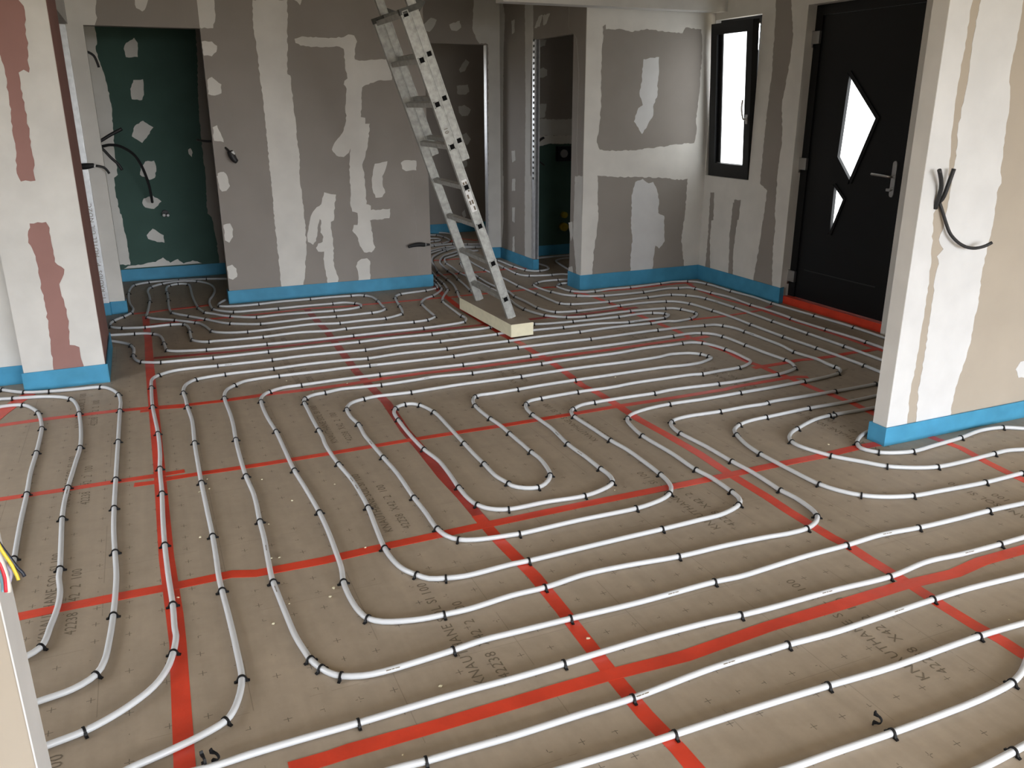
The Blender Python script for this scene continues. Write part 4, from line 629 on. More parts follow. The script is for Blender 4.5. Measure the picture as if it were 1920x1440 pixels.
'alcove': [('c',[(-0.343,2.34),(-0.191,2.268),(-0.194,2.13),(-0.214,2.069),(-0.177,1.874),(-0.166,1.787),(-0.154,1.612),(-0.16,1.485),(-0.183,1.227),(-0.185,0.99),(-0.22,0.965),(-0.226,0.831),(-0.215,0.641),(-0.204,0.629),(-0.191,0.352),(-0.192,0.155),(-0.42,0.172),(-0.338,0.744)]),
 ('c',[(-0.426,0.13),(-0.274,0.118),(-0.192,0.147),(-0.101,0.148),(-0.033,0.164),(0.033,0.166),(0.104,0.204),(0.164,0.149),(0.235,0.18),(0.283,0.133),(0.368,0.156),(0.473,0.119),(0.78,0.104),(0.75,-0.187),(-0.456,-0.081)]),
 ('c',[(0.038,2.123),(0.11,2.168),(0.135,2.126),(0.12,2.008),(0.022,2.006),(0.013,2.074)]),
 ('c',[(0.057,1.814),(0.138,1.821),(0.129,1.688),(0.108,1.643),(0.023,1.649),(0.022,1.738)]),
 ('c',[(0.016,1.418),(0.091,1.463),(0.172,1.404),(0.103,1.313),(0.059,1.268),(-0.021,1.328)]),
 ('c',[(0.063,1.102),(0.14,1.107),(0.15,1.033),(0.127,0.953),(0.079,0.934),(0.003,0.984),(0.018,1.05)]),
 ('c',[(0.006,0.767),(0.087,0.791),(0.157,0.733),(0.084,0.667),(0.008,0.685),(-0.012,0.727)]),
 ('c',[(0.45,1.2),(0.471,1.213),(0.486,1.172),(0.475,1.132),(0.451,1.159)]),
 ('c',[(-0.013,0.425),(0.047,0.484),(0.137,0.416),(0.135,0.345),(0.07,0.356),(-0.004,0.389)]),
 ('b',[(0.638,2.374),(0.628,2.061),(0.597,1.74),(0.58,1.478),(0.576,1.21),(0.578,0.992),(0.555,0.602),(0.591,0.56),(0.609,0.343),(0.614,0.197),(0.611,0.109),(0.921,0.086),(0.84,0.69),(0.97,0.581),(1.014,2.387)])]}
MARKS = [(0,0.499,2.060,0.03),(0,0.249,2.629,-1.53),(0,1.487,2.071,0.01),(14,1.114,1.666,0.06),(14,1.427,1.686,0.01),(13,1.971,1.865,-0.02),(14,2.107,1.684,0.03),(0,2.483,2.092,-0.06),(13,2.649,1.862,-0.04),(0,2.209,5.078,3.13),(0,3.930,4.698,1.57),(2,0.367,5.466,-0.04),(0,1.454,4.684,-3.02),(0,1.225,5.076,3.09),(2,0.367,5.466,-0.04),(0,2.209,5.078,3.13),(0,1.776,3.527,1.47),(0,1.769,3.265,1.62),(0,0.881,3.787,1.61),(0,0.697,3.320,-1.56),(0,0.695,3.403,-1.53),(0,0.257,2.932,-1.63),(8,-0.466,3.775,-1.61),(2,3.359,5.378,0.11),(0,3.930,4.698,1.57),(19,4.338,5.673,-1.53),(12,3.527,3.318,-3.09)]
CRUMBS = [(0.435,2.582,"pale foam crumb, upper of two right of the seventh leg's lower bend"),
(0.413,2.533,"pale foam crumb, lower of two right of the seventh leg's lower bend"),
(0.278,2.547,'pale foam crumb right beside the sixth leg near its lower bend'),
(0.211,2.450,'pale foam crumb left of the sixth leg near its lower bend'),
(0.610,1.940,'pale foam crumb above the fourth row from the camera'),
(0.433,1.723,'pale foam crumb below the longest red tape'),
(1.108,1.970,'tiny pale crumb lying on the middle red tape near the camera'),
(2.415,1.512,'pale foam chip beside the right edge pipe and red tape'),
(0.618,3.421,'pale crumb between seventh and eighth legs, halfway along'),
(0.329,3.601,'pale crumb just right of the sixth leg, far half'),
(0.296,3.155,'pale chip right beside a clip on the sixth leg'),
(0.266,2.878,'pale crumb right of the sixth leg on the near red tape'),
(0.293,2.871,'pale crumb second right of the sixth leg on the near red tape'),
(0.606,2.815,'pale crumb lying on red tape between eighth and ninth legs'),
(0.417,3.330,'pale crumb between sixth and seventh legs'),
(1.724,2.869,'pale sliver beside the bend of the first row below the loop'),
(-0.065,2.737,'pale crumb beside the fourth leg where red tapes cross'),
(1.416,5.358,'pale crumb between rows just left of the foam board'),
(1.604,5.213,'larger pale chip between rows just left of the foam board'),
(0.989,4.801,'pale crumb on the worn red tape between rows'),
(0.661,4.996,'pale crumb below the left end of the third row'),
(0.772,4.742,'pale crumb on red tape left of the middle tape crossing'),
(2.949,2.895,'white crumb inside the wide bend near the partition corner'),
(0.104,3.708,'upper of three white crumbs beside the fifth leg'),
(0.104,3.595,'middle of three white crumbs beside the fifth leg'),
(0.062,3.577,'lower of three white crumbs left of the fifth leg'),
(0.035,3.150,'lone white crumb between the fourth and fifth legs'),
(0.022,7.535,'white speck on the alcove floor among the pipes'),
(2.530,4.256,'tiny pale speck beside the left red tape'),
(2.950,2.899,'white crumb left of the partition corner on the tape end')]
LOOSE = [((-0.045,1.894),0.30,1.50,'loose black clip at the bottom edge beside the left red tape'),
((-0.023,1.892),0.90,1.50,'second loose black clip at the bottom edge, nearer the white pipe'),
((1.632,1.324),0.40,1.57,'loose black clip between two white rows near the bottom right'),
((3.223,3.157),0.20,1.40,'loose black clip beside the wide bend near the partition corner')]
CABLES = [('conduit','short black conduit curving upward,left one on the right partition','conduit',0.0095,'k',[(3.291,2.776,1.145),(3.285,2.769,1.172),(3.284,2.762,1.202),(3.281,2.755,1.235),(3.27,2.749,1.262),(3.252,2.742,1.289),(3.229,2.735,1.32)]),
('conduit','short straight black conduit pointing up beside the curved one','conduit',0.0095,'k',[(3.308,2.776,1.174),(3.313,2.767,1.187),(3.315,2.758,1.214),(3.32,2.749,1.27),(3.324,2.74,1.322)]),
('conduit','long black conduit curving down across the white filler of the partition','conduit',0.0075,'k',[(3.308,2.776,1.174),(3.318,2.768,1.147),(3.351,2.759,1.08),(3.381,2.751,1.029),(3.433,2.742,0.986),(3.475,2.734,0.966),(3.515,2.725,0.958),(3.552,2.717,0.961),(3.578,2.708,0.97),(3.599,2.7,0.983)]),
('conduit','short black conduit sticking up into the alcove beside the cream post','conduit',0.014,'k',[(-0.336,8.0,1.284),(-0.259,8.0,1.32),(-0.173,8.0,1.369),(-0.086,8.0,1.412)]),
('conduit','long black conduit arching down in front of the green alcove wall','conduit',0.012,'k',[(-0.375,8.0,1.257),(-0.258,8.06,1.272),(-0.201,8.12,1.28),(-0.135,8.18,1.268),(-0.07,8.24,1.231),(-0.018,8.3,1.179),(0.02,8.36,1.099),(0.046,8.42,1.011),(0.065,8.48,0.907),(0.073,8.54,0.796),(0.075,8.6,0.743)]),
('conduit','short black conduit drooping into the alcove beside the cream post','conduit',0.012,'k',[(-0.32,8.0,1.294),(-0.26,8.0,1.256),(-0.2,8.0,1.179),(-0.156,8.0,1.129),(-0.13,8.0,1.078)]),
('conduit','thin black cable high up in the alcove doorway','conduit',0.01,'k',[(-0.312,8.0,2.011),(-0.259,8.0,2.006),(-0.218,8.0,1.979),(-0.2,8.0,1.929),(-0.192,8.0,1.89)]),
('conduit','short bent black cable at the top of the toilet doorway niche','conduit',0.013,'k',[(3.833,8.3,1.183),(3.869,8.3,1.205),(3.91,8.3,1.24),(3.936,8.3,1.255),(3.948,8.3,1.26),(3.952,8.3,1.251)]),
('conduit','short thin black cable drooping on the toilet room wall','conduit',0.008,'k',[(3.834,8.3,1.061),(3.87,8.3,1.045),(3.917,8.3,1.013),(3.965,8.3,0.98)])]
OUTLET = (0.177, 8.720, 0.621)
FLUSH = (4.147, 1.013, 4.407, 1.169)
OUTCAPS = [((4.242,0.438),.033,'upper small yellow pipe cap in the toilet room'),((4.239,0.307),.045,'lower larger yellow pipe cap in the toilet room')]
WIRES = [('yellow wire',(.75,.58,.06),[(-0.264, 1.32, 0.986), (-0.262, 1.318, 0.977), (-0.258, 1.317, 0.964), (-0.252, 1.315, 0.948), (-0.249, 1.313, 0.936), (-0.247, 1.312, 0.927), (-0.246, 1.31, 0.921)]),
('dark blue wire',(.015,.02,.035),[(-0.264, 1.324, 0.983), (-0.261, 1.322, 0.976), (-0.256, 1.321, 0.963), (-0.25, 1.319, 0.949), (-0.245, 1.317, 0.937), (-0.24, 1.316, 0.929), (-0.238, 1.314, 0.923)]),
('red wire',(.65,.03,.05),[(-0.271, 1.328, 0.952), (-0.268, 1.326, 0.946), (-0.266, 1.324, 0.934), (-0.265, 1.322, 0.922), (-0.266, 1.32, 0.909), (-0.267, 1.318, 0.901)]),
('white sheathed wire',(.75,.72,.66),[(-0.269, 1.332, 0.97), (-0.267, 1.33, 0.957), (-0.265, 1.328, 0.944), (-0.264, 1.326, 0.929), (-0.263, 1.324, 0.914), (-0.264, 1.322, 0.898)]),
('lilac wire',(.45,.40,.52),[(-0.266, 1.336, 0.945), (-0.262, 1.334, 0.936), (-0.258, 1.332, 0.928), (-0.258, 1.33, 0.922), (-0.261, 1.328, 0.913), (-0.264, 1.326, 0.902)]),
('pale blue wire',(.25,.5,.6),[(-0.276, 1.34, 0.93), (-0.273, 1.338, 0.923), (-0.272, 1.335, 0.913), (-0.272, 1.333, 0.903), (-0.273, 1.33, 0.896)])]
# ---------------------------------------------------------------- the setting
CZ = 2.6
mb = MB(); mb.box(-3.3, -4.5, -.12, 6.1, 10.7, 0)
floor = struct(mb, 'floor', FLOOR, 'brown foil faced insulation board floor printed with small crosses', 'floor')
mb = MB()
for cx in (-.47, .72, 1.92, 3.12):
    for ky in range(-1, 7):
        for ln, (tx, sz) in enumerate((('KNAUTHANE SOL SI 100', .05), ('42238  X42  2  100', .05))):
            y0 = ky*1.0+.35+{-.47: .3, .72: .55, 1.92: .05, 3.12: .4}[cx]
            if y0 < .6 or y0 > 6.2: continue
            x0 = cx+.0+ln*.075
            vs, fs = text_mesh(tx, sz, lambda u, v: Vector((x0-v+.02, y0+u*1.0, .0006)))
            mb.add(vs, fs, 0)
part(mb, 'printed_lettering', INK, floor, 'dark printed lettering along the insulation boards')
mb = MB(); mb.box(-3.3, -4.5, CZ, 5.0, 10.7, CZ+.1); mb.box(5.0, -4.5, CZ, 5.7, 2.865, CZ+.1)
struct(mb, 'ceiling', CEIL, 'plain ceiling above the room, out of sight', 'ceiling')
# back wall: cream door post, header over the alcove opening and the long centre wall
ID = {'c': 1, 'b': 0, 'w': 2, 'r': 3, 'g': 4, 'c2': 1}
mb = MB(); Y0 = 7.33
mb.box(.567, Y0, 0, 2.358, Y0+.1, CZ, 0); mb.box(-.24, Y0, 2.155, .567, Y0+.1, CZ, 0); mb.box(-.352, Y0, 0, -.24, Y0+.1, CZ, 1); mb.box(-.46, Y0, 0, -.352, Y0+.1, CZ, 0)
patches(mb, PATCH['centre'], 'y', Y0, -1, ID, (.567, 2.3575, 0, CZ)); patches(mb, PATCH['header'], 'y', Y0, -1, ID, (-.24, .567, 2.155, CZ))
wall_back = struct(mb, 'wall_back', [BOARD, COMP], 'grey plasterboard centre wall with pale filler strips behind the ladder', 'wall')
mb = MB(); mb.box(-.455, 7.31, .085, -.362, 7.33, 2.155); mb.box(-.3615, 7.318, .085, -.354, 7.3301, 2.155)
stud = part(mb, 'metal_stud', ZINC, wall_back, 'pale metal stud with handwriting')
vs, fs = text_mesh('1- RADIUS  P.  MOTEL UIL NOZC', .045, lambda u, v: Vector((-.372-v*.9, 7.3085, .13+u*1.05)))
mb = MB(); mb.add(vs, fs); part(mb, 'handwriting', INK, stud)
# alcove behind
mb = MB(); mb.box(-.42, 8.73, 0, 1.4, 8.83, CZ, 4); mb.box(-.42, 7.43, 0, -.32, 8.73, CZ, 1); mb.box(1.25, 7.43, 0, 1.35, 8.73, CZ, 0)
patches(mb, PATCH['alcove'], 'y', 8.73, -1, ID, (-.32, 1.25, 0, CZ))
struct(mb, 'wall_alcove', [BOARD, COMP, COMP, RED, GREEN], 'dark green plasterboard wall with filler dabs inside the alcove', 'wall')
# hallway wall and far room
mb = MB(); mb.box(1.35, 8.47, 0, 2.6, 8.55, CZ, 0); mb.box(2.6, 8.47, 2.17, 3.39, 8.55, CZ, 0); mb.box(3.39, 8.47, 0, 3.53, 8.55, CZ, 0)
patches(mb, PATCH['corridor'], 'y', 8.47, -1, ID, (2.2, 3.53, 0, CZ))
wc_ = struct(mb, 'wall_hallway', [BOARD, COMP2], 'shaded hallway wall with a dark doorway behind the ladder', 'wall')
mb = MB(); mb.box(3.381, 8.475, .0, 3.389, 8.545, 2.165); part(mb, 'metal_stud', ZINC, wc_)
mb = MB(); mb.box(2.3, 10.48, 0, 4.9, 10.58, CZ, 0); mb.box(1.2, 10.48, 0, 2.3, 10.58, 1.2, 0); mb.box(1.2, 10.48, 2.1, 2.3, 10.58, CZ, 0); mb.box(1.2, 10.48, 1.2, 1.5, 10.58, 2.1, 0); mb.box(1.2, 8.55, 0, 1.3, 10.48, CZ, 0); mb.box(4.8, 8.55, 0, 4.9, 10.48, CZ, 0)  # leaves a hidden opening in the back wall, added to let light in
patches(mb, PATCH['far'], 'y', 10.48, -1, ID, (1.3, 4.8, 0, CZ))
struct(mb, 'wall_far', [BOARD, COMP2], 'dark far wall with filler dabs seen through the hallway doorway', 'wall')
# side wall with the toilet doorway
mb = MB(); mb.box(3.53, 7.62, 0, 3.582, 8.55, CZ, 0); mb.box(3.53, 6.84, 2.165, 3.582, 7.62, CZ, 0); mb.box(3.53, 6.615, 0, 3.61, 6.84, CZ, 0)
patches(mb, PATCH['side'], 'x', 3.53, -1, ID, (6.615, 8.47, 0, CZ))
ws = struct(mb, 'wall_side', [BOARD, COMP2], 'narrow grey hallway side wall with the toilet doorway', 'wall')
mb = MB()
mb.box(3.524, 7.61, 0.12, 3.53, 7.66, 2.165); mb.box(3.532, 7.598, .12, 3.536, 7.62, 2.165); mb.box(3.568, 7.598, .12, 3.573, 7.62, 2.165)
md = MB(); md.box(3.536, 7.612, .12, 3.58, 7.6195, 2.165); part(md, 'stud_web', DARKZINC, ws)
st2 = part(mb, 'metal_stud', ZINC, ws, 'perforated metal door stud')
mb = MB()
for k in range(26): mb.box(3.5205, 7.615, .9+k*.05, 3.523, 7.64, .9+k*.05+.022)
part(mb, 'slots', CLIP, st2)
# toilet room back wall
mb = MB(); mb.box(3.61, 8.4, 0, 4.805, 8.55, CZ, 0)
patches(mb, PATCH['toilet'], 'y', 8.4, -1, ID, (3.61, 4.805, 0, CZ))
struct(mb, 'wall_toilet', [BOARD, COMP2, COMP, RED, GREEN], 'half green back wall of the small toilet room', 'wall')
# entry wall
mb = MB(); mb.box(3.61, 6.615, 0, 4.805, 6.695, CZ, 1); mb.box(3.532, 6.6135, 0, 3.62, 6.6155, CZ, 1)
patches(mb, PATCH['entry'], 'y', 6.615, -1, {'b': 0, 'c': 1, 'c2': 2}, (3.53, 4.805, 0, CZ))
struct(mb, 'wall_entry', [BOARD, COMP, COMP3], 'filled plasterboard wall with two bare grey fields beside the small window', 'wall')
# right wall with window and front door
WY0, WY1, WZ0, WZ1 = 5.985, 6.605, .972, 2.29
DY0, DY1, DZ1 = 4.36, 5.455, 2.305
mb = MB(); X0, X1 = 4.805, 5.0
mb.box(X0, WY1, 0, X1, 7.1, CZ, 0); mb.box(X0, 7.7, 0, X1, 8.55, CZ, 0); mb.box(X0, 7.1, 0, X1, 7.7, 1.6, 0); mb.box(X0, 7.1, 1.85, X1, 7.7, CZ, 0); mb.box(X0, 7.3, 1.6, X1, 7.7, 1.85, 0); mb.box(X0, WY0, 0, X1, WY1, WZ0, 0); mb.box(X0, WY0, WZ1, X1, WY1, CZ, 0); mb.box(X0, DY1, 0, X1, WY0, CZ, 0)  # includes a small unseen gap added to light the toilet room
mb.box(X0, DY0, DZ1, X1, DY1, CZ, 0); mb.box(X0, 2.86, 0, X1, DY0, CZ, 0)
patches(mb, PATCH['right'], 'x', X0, -1, {'b': 1}, (2.87, 6.6, 0, CZ))
struct(mb, 'wall_right', [COMP, BOARD], 'filled wall holding the narrow window and the black front door', 'wall')
mb = MB(); mb.box(2.72, 6.45, 2.345, 4.803, 6.60, CZ)
struct(mb, 'trim_1', COMP2, 'boxed in beam at the ceiling above the entry wall', 'beam')
# right partition
mb = MB(); mb.box(3.194, 2.78, 0, 5.6, 2.865, CZ, 0); mb.box(3.1925, 2.78, 0, 3.196, 2.865, CZ, 2)
patches(mb, PATCH['partition'], 'y', 2.78, -1, ID, (3.194, 5.5, 0, CZ))
struct(mb, 'wall_partition', [BEIGE, COMP3, COMP], 'nearer right partition of beige plasterboard with broad white filler', 'wall')
# left pillar
mb = MB(); mb.box(-.773, 5.43, 0, -.339, 6.25, CZ, 1); mb.box(-.3395, 5.45, 0, -.3375, 6.245, CZ, 3); mb.box(-3.2, 5.61, 0, -.773, 5.71, CZ, 1)
mb.box(-.45, 6.25, 2.16, -.339, 7.33, CZ, 1)
patches(mb, PATCH['pillar'], 'y', 5.43, -1, ID, (-.773, -.3395, 0, CZ))
mb.box(-1.3, 5.6085, .3, -.93, 5.611, 1.3, 2)
struct(mb, 'wall_left', [BOARD, COMP2, COMP2, RED], 'white filled left pillar with reddish bare board showing', 'wall')
# near wall end at the left edge
mb = MB(); mb.box(-2.2, 1.34, 0, -.2835, 1.437, CZ, 0); mb.box(-.2835, 1.338, 0, -.281, 1.438, CZ, 1)
struct(mb, 'wall_near', [BEIGE, COMP3], 'near wall end with a white corner at the bottom left edge', 'wall')
# outer walls behind and beside the camera
mb = MB(); mb.box(-3.3, -4.5, 0, -.7, -4.4, CZ); mb.box(5.4, -4.5, 0, 5.7, -4.4, CZ); mb.box(-.7, -4.5, 2.45, 5.4, -4.4, CZ); mb.box(-.7, -4.5, 0, 5.4, -4.4, .05)
struct(mb, 'wall_front', COMP, 'wall with the wide glazed opening behind the viewer', 'wall')
mb = MB(); mb.box(-3.3, -4.4, 0, -3.2, 2.6, CZ); mb.box(-3.3, 3.6, 0, -3.2, 10.6, CZ); mb.box(-3.3, 2.6, 2.25, -3.2, 3.6, CZ); mb.box(-3.3, 2.6, 0, -3.2, 3.6, .05)
mb.box(-3.3, 10.6, 0, 1.5, 10.7, CZ); mb.box(2.3, 10.6, 0, 5.0, 10.7, CZ); mb.box(1.5, 10.6, 0, 2.3, 10.7, 1.2); mb.box(1.5, 10.6, 2.1, 2.3, 10.7, CZ); mb.box(4.9, 8.55, 0, 5.0, 10.6, CZ); mb.box(5.6, -4.4, 0, 5.7, 2.865, CZ)  # outer shell repeats the added opening that brightens the far room
struct(mb, 'wall_outer', COMP, 'outer walls of the house with one side window, out of sight', 'wall')
# ---------------------------------------------------------------- edge strips at the wall feet
def strip(path, h, label, z0=.0):
    mb = MB(); t = .007; n = len(path); P = [Vector((x, y, 0)) for x, y in path]; off = []
    for i in range(n):
        a = (P[i]-P[i-1]).normalized() if i else None; b = (P[i+1]-P[i]).normalized() if i < n-1 else None
        na = Vector((a.y, -a.x, 0)) if a else None; nb = Vector((b.y, -b.x, 0)) if b else None
        if na is None: q = nb
        elif nb is None: q = na
        else: q = (na+nb)/max(.3, 1+na.dot(nb))
        off.append(q)
    hs = [h+random.uniform(-.003, .003) for _ in P]
    inn = [P[i]+off[i]*.0025 for i in range(n)]; out = [P[i]+off[i]*(t+.0025) for i in range(n)]
    vs = []
    for i in range(n): vs += [inn[i]+Vector((0, 0, z0)), out[i]+Vector((0, 0, z0)), out[i]+Vector((0, 0, hs[i])), inn[i]+Vector((0, 0, hs[i]))]
    fs = []
    for i in range(n-1):
        o = i*4
        for j in range(4): fs.append((o+j, o+(j+1) % 4, o+4+(j+1) % 4, o+4+j))
    fs += [(0, 1, 2, 3), (4*n-1, 4*n-2, 4*n-3, 4*n-4)]
    mb.add(vs, fs); return tag(mb.build('edge_strip', BAND), label, 'edge strip', 'blue foam strips along the wall feet')
strip([(-3.15, 5.609), (-.775, 5.609), (-.775, 5.428), (-.335, 5.428), (-.335, 6.24)], .114, 'blue foam edge strip round the foot of the left pillar')
strip([(-.46, 7.306), (-.358, 7.306), (-.352, 7.329), (-.238, 7.329), (-.238, 7.42)], .10, 'short blue foam edge strip at the foot of the cream door post')
strip([(.565, 7.42), (.565, 7.329), (2.36, 7.329), (2.36, 7.42)], .112, 'blue foam edge strip along the foot of the grey centre wall')
strip([(-.315, 8.729), (1.245, 8.729)], .112, 'dark blue foam edge strip below the green alcove wall')
strip([(1.31, 10.478), (4.79, 10.478)], .12, 'dim blue foam edge strip at the back of the far room')
strip([(3.388, 8.54), (3.388, 8.469), (3.528, 8.469), (3.528, 7.615), (3.58, 7.615)], .118, 'blue foam edge strip along the hallway side wall to the metal post')
strip([(3.62, 8.398), (4.80, 8.398)], .11, 'dark blue foam edge strip at the back of the toilet room')
strip([(3.60, 6.835), (3.528, 6.835), (3.528, 6.612), (4.8035, 6.612), (4.8035, 5.456), (4.836, 5.456)], .135, 'long blue foam edge strip along the entry wall and under the window')
strip([(3.30, 2.867), (3.190, 2.867), (3.190, 2.777), (5.55, 2.777)], .098, 'bright blue foam edge strip round the foot of the right partition')
# ---------------------------------------------------------------- front door
d = MB(); FX = 4.9
door = empty('door_1', (FX, 4.9, .065)); tag(door, 'black front door with a white kite shaped pane and steel handle', 'door', kind='structure')
def at(o): return part
fr = MB(); z0 = .066
fr.box(FX-.012, DY1-.075, z0, FX+.07, DY1-.002, DZ1-.002); fr.box(FX-.012, DY0+.002, z0, FX+.07, DY0+.075, DZ1-.002); fr.box(FX-.012, DY0+.07, DZ1-.075, FX+.07, DY1-.07, DZ1-.002)
part(fr, 'door_frame', BLACK, door)
LY0, LY1, LZ0, LZ1 = DY0+.0745, DY1-.0745, z0, DZ1-.0765
kite = [(5.048, 1.791), (4.748, 1.495), (4.925, 1.053), (5.071, 1.212)]; tri = [(5.067, .99), (4.965, .903), (5.062, .64)]
lf = MB()
def leaf_face(x0, x1):
    pass
# leaf with two cut-outs: build as a grid of prisms around the openings
import bmesh as _b
def leaf():
    bm = _b.new(); ou = [bm.verts.new((0, y, z)) for y, z in ((LY0, LZ0), (LY1, LZ0), (LY1, LZ1), (LY0, LZ1))]; eds = []
    for loop in (ou, [bm.verts.new((0, y, z)) for y, z in kite], [bm.verts.new((0, y, z)) for y, z in tri]):
        for i in range(len(loop)): eds.append(bm.edges.new((loop[i-1], loop[i])))
    _b.ops.triangle_fill(bm, use_beauty=True, use_dissolve=False, edges=eds)
    g = _b.ops.extrude_face_region(bm, geom=bm.faces[:]); vs = [e for e in g['geom'] if isinstance(e, _b.types.BMVert)]
    for v in bm.verts: v.co.x = FX+.05
    for v in vs: v.co.x = FX-.0
    _b.ops.recalc_face_normals(bm, faces=bm.faces); me = bpy.data.meshes.new('door_leaf'); bm.to_mesh(me); bm.free(); me.materials.append(BLACK)
    o = bpy.data.objects.new('door_leaf', me); COL.objects.link(o); o.parent = door; o.matrix_parent_inverse = Matrix.Translation(-Vector(door.location)); return o
leafo = leaf()
fnx = lambda u, v, w: Vector((w, u, v))
gl = MB(); gl.prism(kite, fnx, FX+.018, FX+.024); part(gl, 'kite_pane', GLASS, door, 'bright white kite shaped frosted pane')
gl = MB(); gl.prism(tri, fnx, FX+.018, FX+.024); part(gl, 'small_pane', GLASS, door, 'small white triangular frosted pane')
def rim(poly, w):
    c = Vector((sum(p[0] for p in poly)/len(poly), sum(p[1] for p in poly)/len(poly))); m = MB()
    for i in range(len(poly)):
        a = Vector(poly[i-1]); b = Vector(poly[i]); dd = (b-a).normalized(); nn = Vector((-dd.y, dd.x)); nn = nn if nn.dot(c-a) < 0 else -nn
        q = [a, b, b+nn*w+dd*w*.6, a+nn*w-dd*w*.6]; m.prism([(p.x, p.y) for p in q], fnx, FX-.010, FX+.002)
    return m
part(rim(kite, .03), 'pane_trim', BLACK, door); part(rim(tri, .022), 'pane_trim', BLACK, door)
gv = MB(); gv.box(FX-.004, 4.55, .30, FX+.001, 5.30, .308); part(gv, 'moulding', STEEL if False else mat('dark_moulding', (.03, .03, .03), .5, .4, var=0), door)
for hz in (2.075, 1.14, .235):
    h = MB(); h.box(FX-.034, 5.375, hz-.045, FX-.012, 5.452, hz+.045); h.tube([(FX-.026, 5.452, hz-.07), (FX-.026, 5.452, hz+.05)], .009, 8); part(h, 'hinge', STEEL, door)
h = MB(); HY = 4.515
pl = []
for k in range(9): a = PI*k/8; pl.append((HY+.019*math.cos(a), 1.193+.019*math.sin(a)))
for k in range(9): a = PI+PI*k/8; pl.append((HY+.019*math.cos(a), .981+.019*math.sin(a)))
h.prism(pl, fnx, FX-.010, FX); hp = part(h, 'handle_plate', STEEL, door, 'long steel handle plate')
h = MB(); h.tube(spline([(FX-.008, HY, 1.105), (FX-.04, HY, 1.105), (FX-.052, HY+.012, 1.106), (FX-.054, HY+.045, 1.108), (FX-.054, HY+.16, 1.113)], .006), .0095, 10); h.box(FX-.016, HY-.014, 1.09, FX-.008, HY+.014, 1.12)
o = h.build('lever', STEEL, hp); o.matrix_parent_inverse = Matrix()
h = MB(); h.tube([(FX-.01, HY, 1.02), (FX-.026, HY, 1.02)], .010, 10); h.box(FX-.034, HY-.004, 1.003, FX-.024, HY+.03, 1.022); o = h.build('lock_turn', STEEL, hp)
# raised threshold wrapped in red tape
mb = MB(); mb.box(4.84, DY0, 0, 5.02, DY1, .064); struct(mb, 'trim_2', TAPE, 'red taped raised threshold under the black front door', 'threshold')
# ---------------------------------------------------------------- tilted window
win = empty('window_1', (4.86, 6.3, WZ0)); tag(win, 'narrow dark framed window tilted open beside the entry wall', 'window', kind='structure')
f = MB(); FXA, FXB = 4.862, 4.93
f.box(FXA, WY0+.001, WZ0+.001, FXB, WY0+.085, WZ1-.001); f.box(FXA, WY1-.11, WZ0+.001, FXB, WY1-.001, WZ1-.001); f.box(FXA, WY0+.085, WZ0+.001, FXB, WY1-.11, WZ0+.04); f.box(FXA, WY0+.085, WZ1-.06, FXB, WY1-.11, WZ1-.001)
part(f, 'window_frame', BLACK, win)
M = Matrix.Translation((4.842, 0, WZ0+.006)) @ Matrix.Rotation(-.06, 4, 'Y')
sy0, sy1, sh = WY0+.005, WY1-.055, WZ1-WZ0-.04
f = MB(); wB = .085
f.box(-.045, sy0, 0, .018, sy0+.075, sh, 0, M); f.box(-.045, sy1-.085, 0, .018, sy1, sh, 0, M); f.box(-.045, sy0+.075, 0, .018, sy1-.085, .115, 0, M); f.box(-.045, sy0+.075, sh-.09, .018, sy1-.085, sh, 0, M)
f.box(-.018, sy1-.135, .115, .012, sy1-.085, sh-.09, 0, M)
sash = part(f, 'sash', BLACK, win, 'tilted dark window sash')
f = MB(); f.box(-.008, sy0+.075, .115, .002, sy1-.135, sh-.09, 0, M); o = f.build('pane', GLASS, sash); o['label'] = 'bright white frosted pane'
f = MB(); f.box(-.022, sy0+.075, .112, -.004, sy1-.085, .119, 0, M); f.build('drip_bar', STEEL, sash)
f = MB(); hy = sy0+.035
f.tube([M@Vector(p) for p in ((-.044, hy, .50), (-.062, hy, .50))], .016, 12); f.box(-.052, hy-.014, .46, -.045, hy+.014, .535, 0, M)
f.tube([M@p for p in spline([Vector((-.06, hy, .50)), Vector((-.082, hy, .50)), Vector((-.088, hy+.008, .53)), Vector((-.088, hy+.02, .59)), Vector((-.086, hy+.012, .655))], .008)], .0075, 8); f.build('window_handle', STEEL, sash)
# ---------------------------------------------------------------- heating pipes
R = .0098; PATHS = []
for lab, segs in PIPES:
    pts = [Vector((x, y, R+.0012)) for sg in segs for x, y in zip(sg[0::2], sg[1::2])]
    sp_ = spline(pts, .022); m = MB(); m.tube(sp_, R, 9); PATHS.append(tag(m.build('heating_pipe', PIPE), lab, 'pipe', 'underfloor heating pipes'))
for i, x, y, a in MARKS:
    T = Matrix.Translation((x, y, R+.0012)) @ Matrix.Rotation(a, 4, 'Z'); m = MB(); c0 = math.atan2(1.6, -(x*math.sin(-a)+y*math.cos(-a)))   # printed on the flank that faces up
    for u0, u1 in ((-.02, -.004), (-.002, .006), (.008, .022)):
        vs = [T@Vector((u, (R+.0003)*math.cos(c0+da), (R+.0003)*math.sin(c0+da))) for u in (u0, u1) for da in (-.14, 0, .14)]
        m.add(vs, [(0, 1, 4, 3), (1, 2, 5, 4)])
    part(m, 'printed_mark', INK, PATHS[i], 'small dark printed mark')
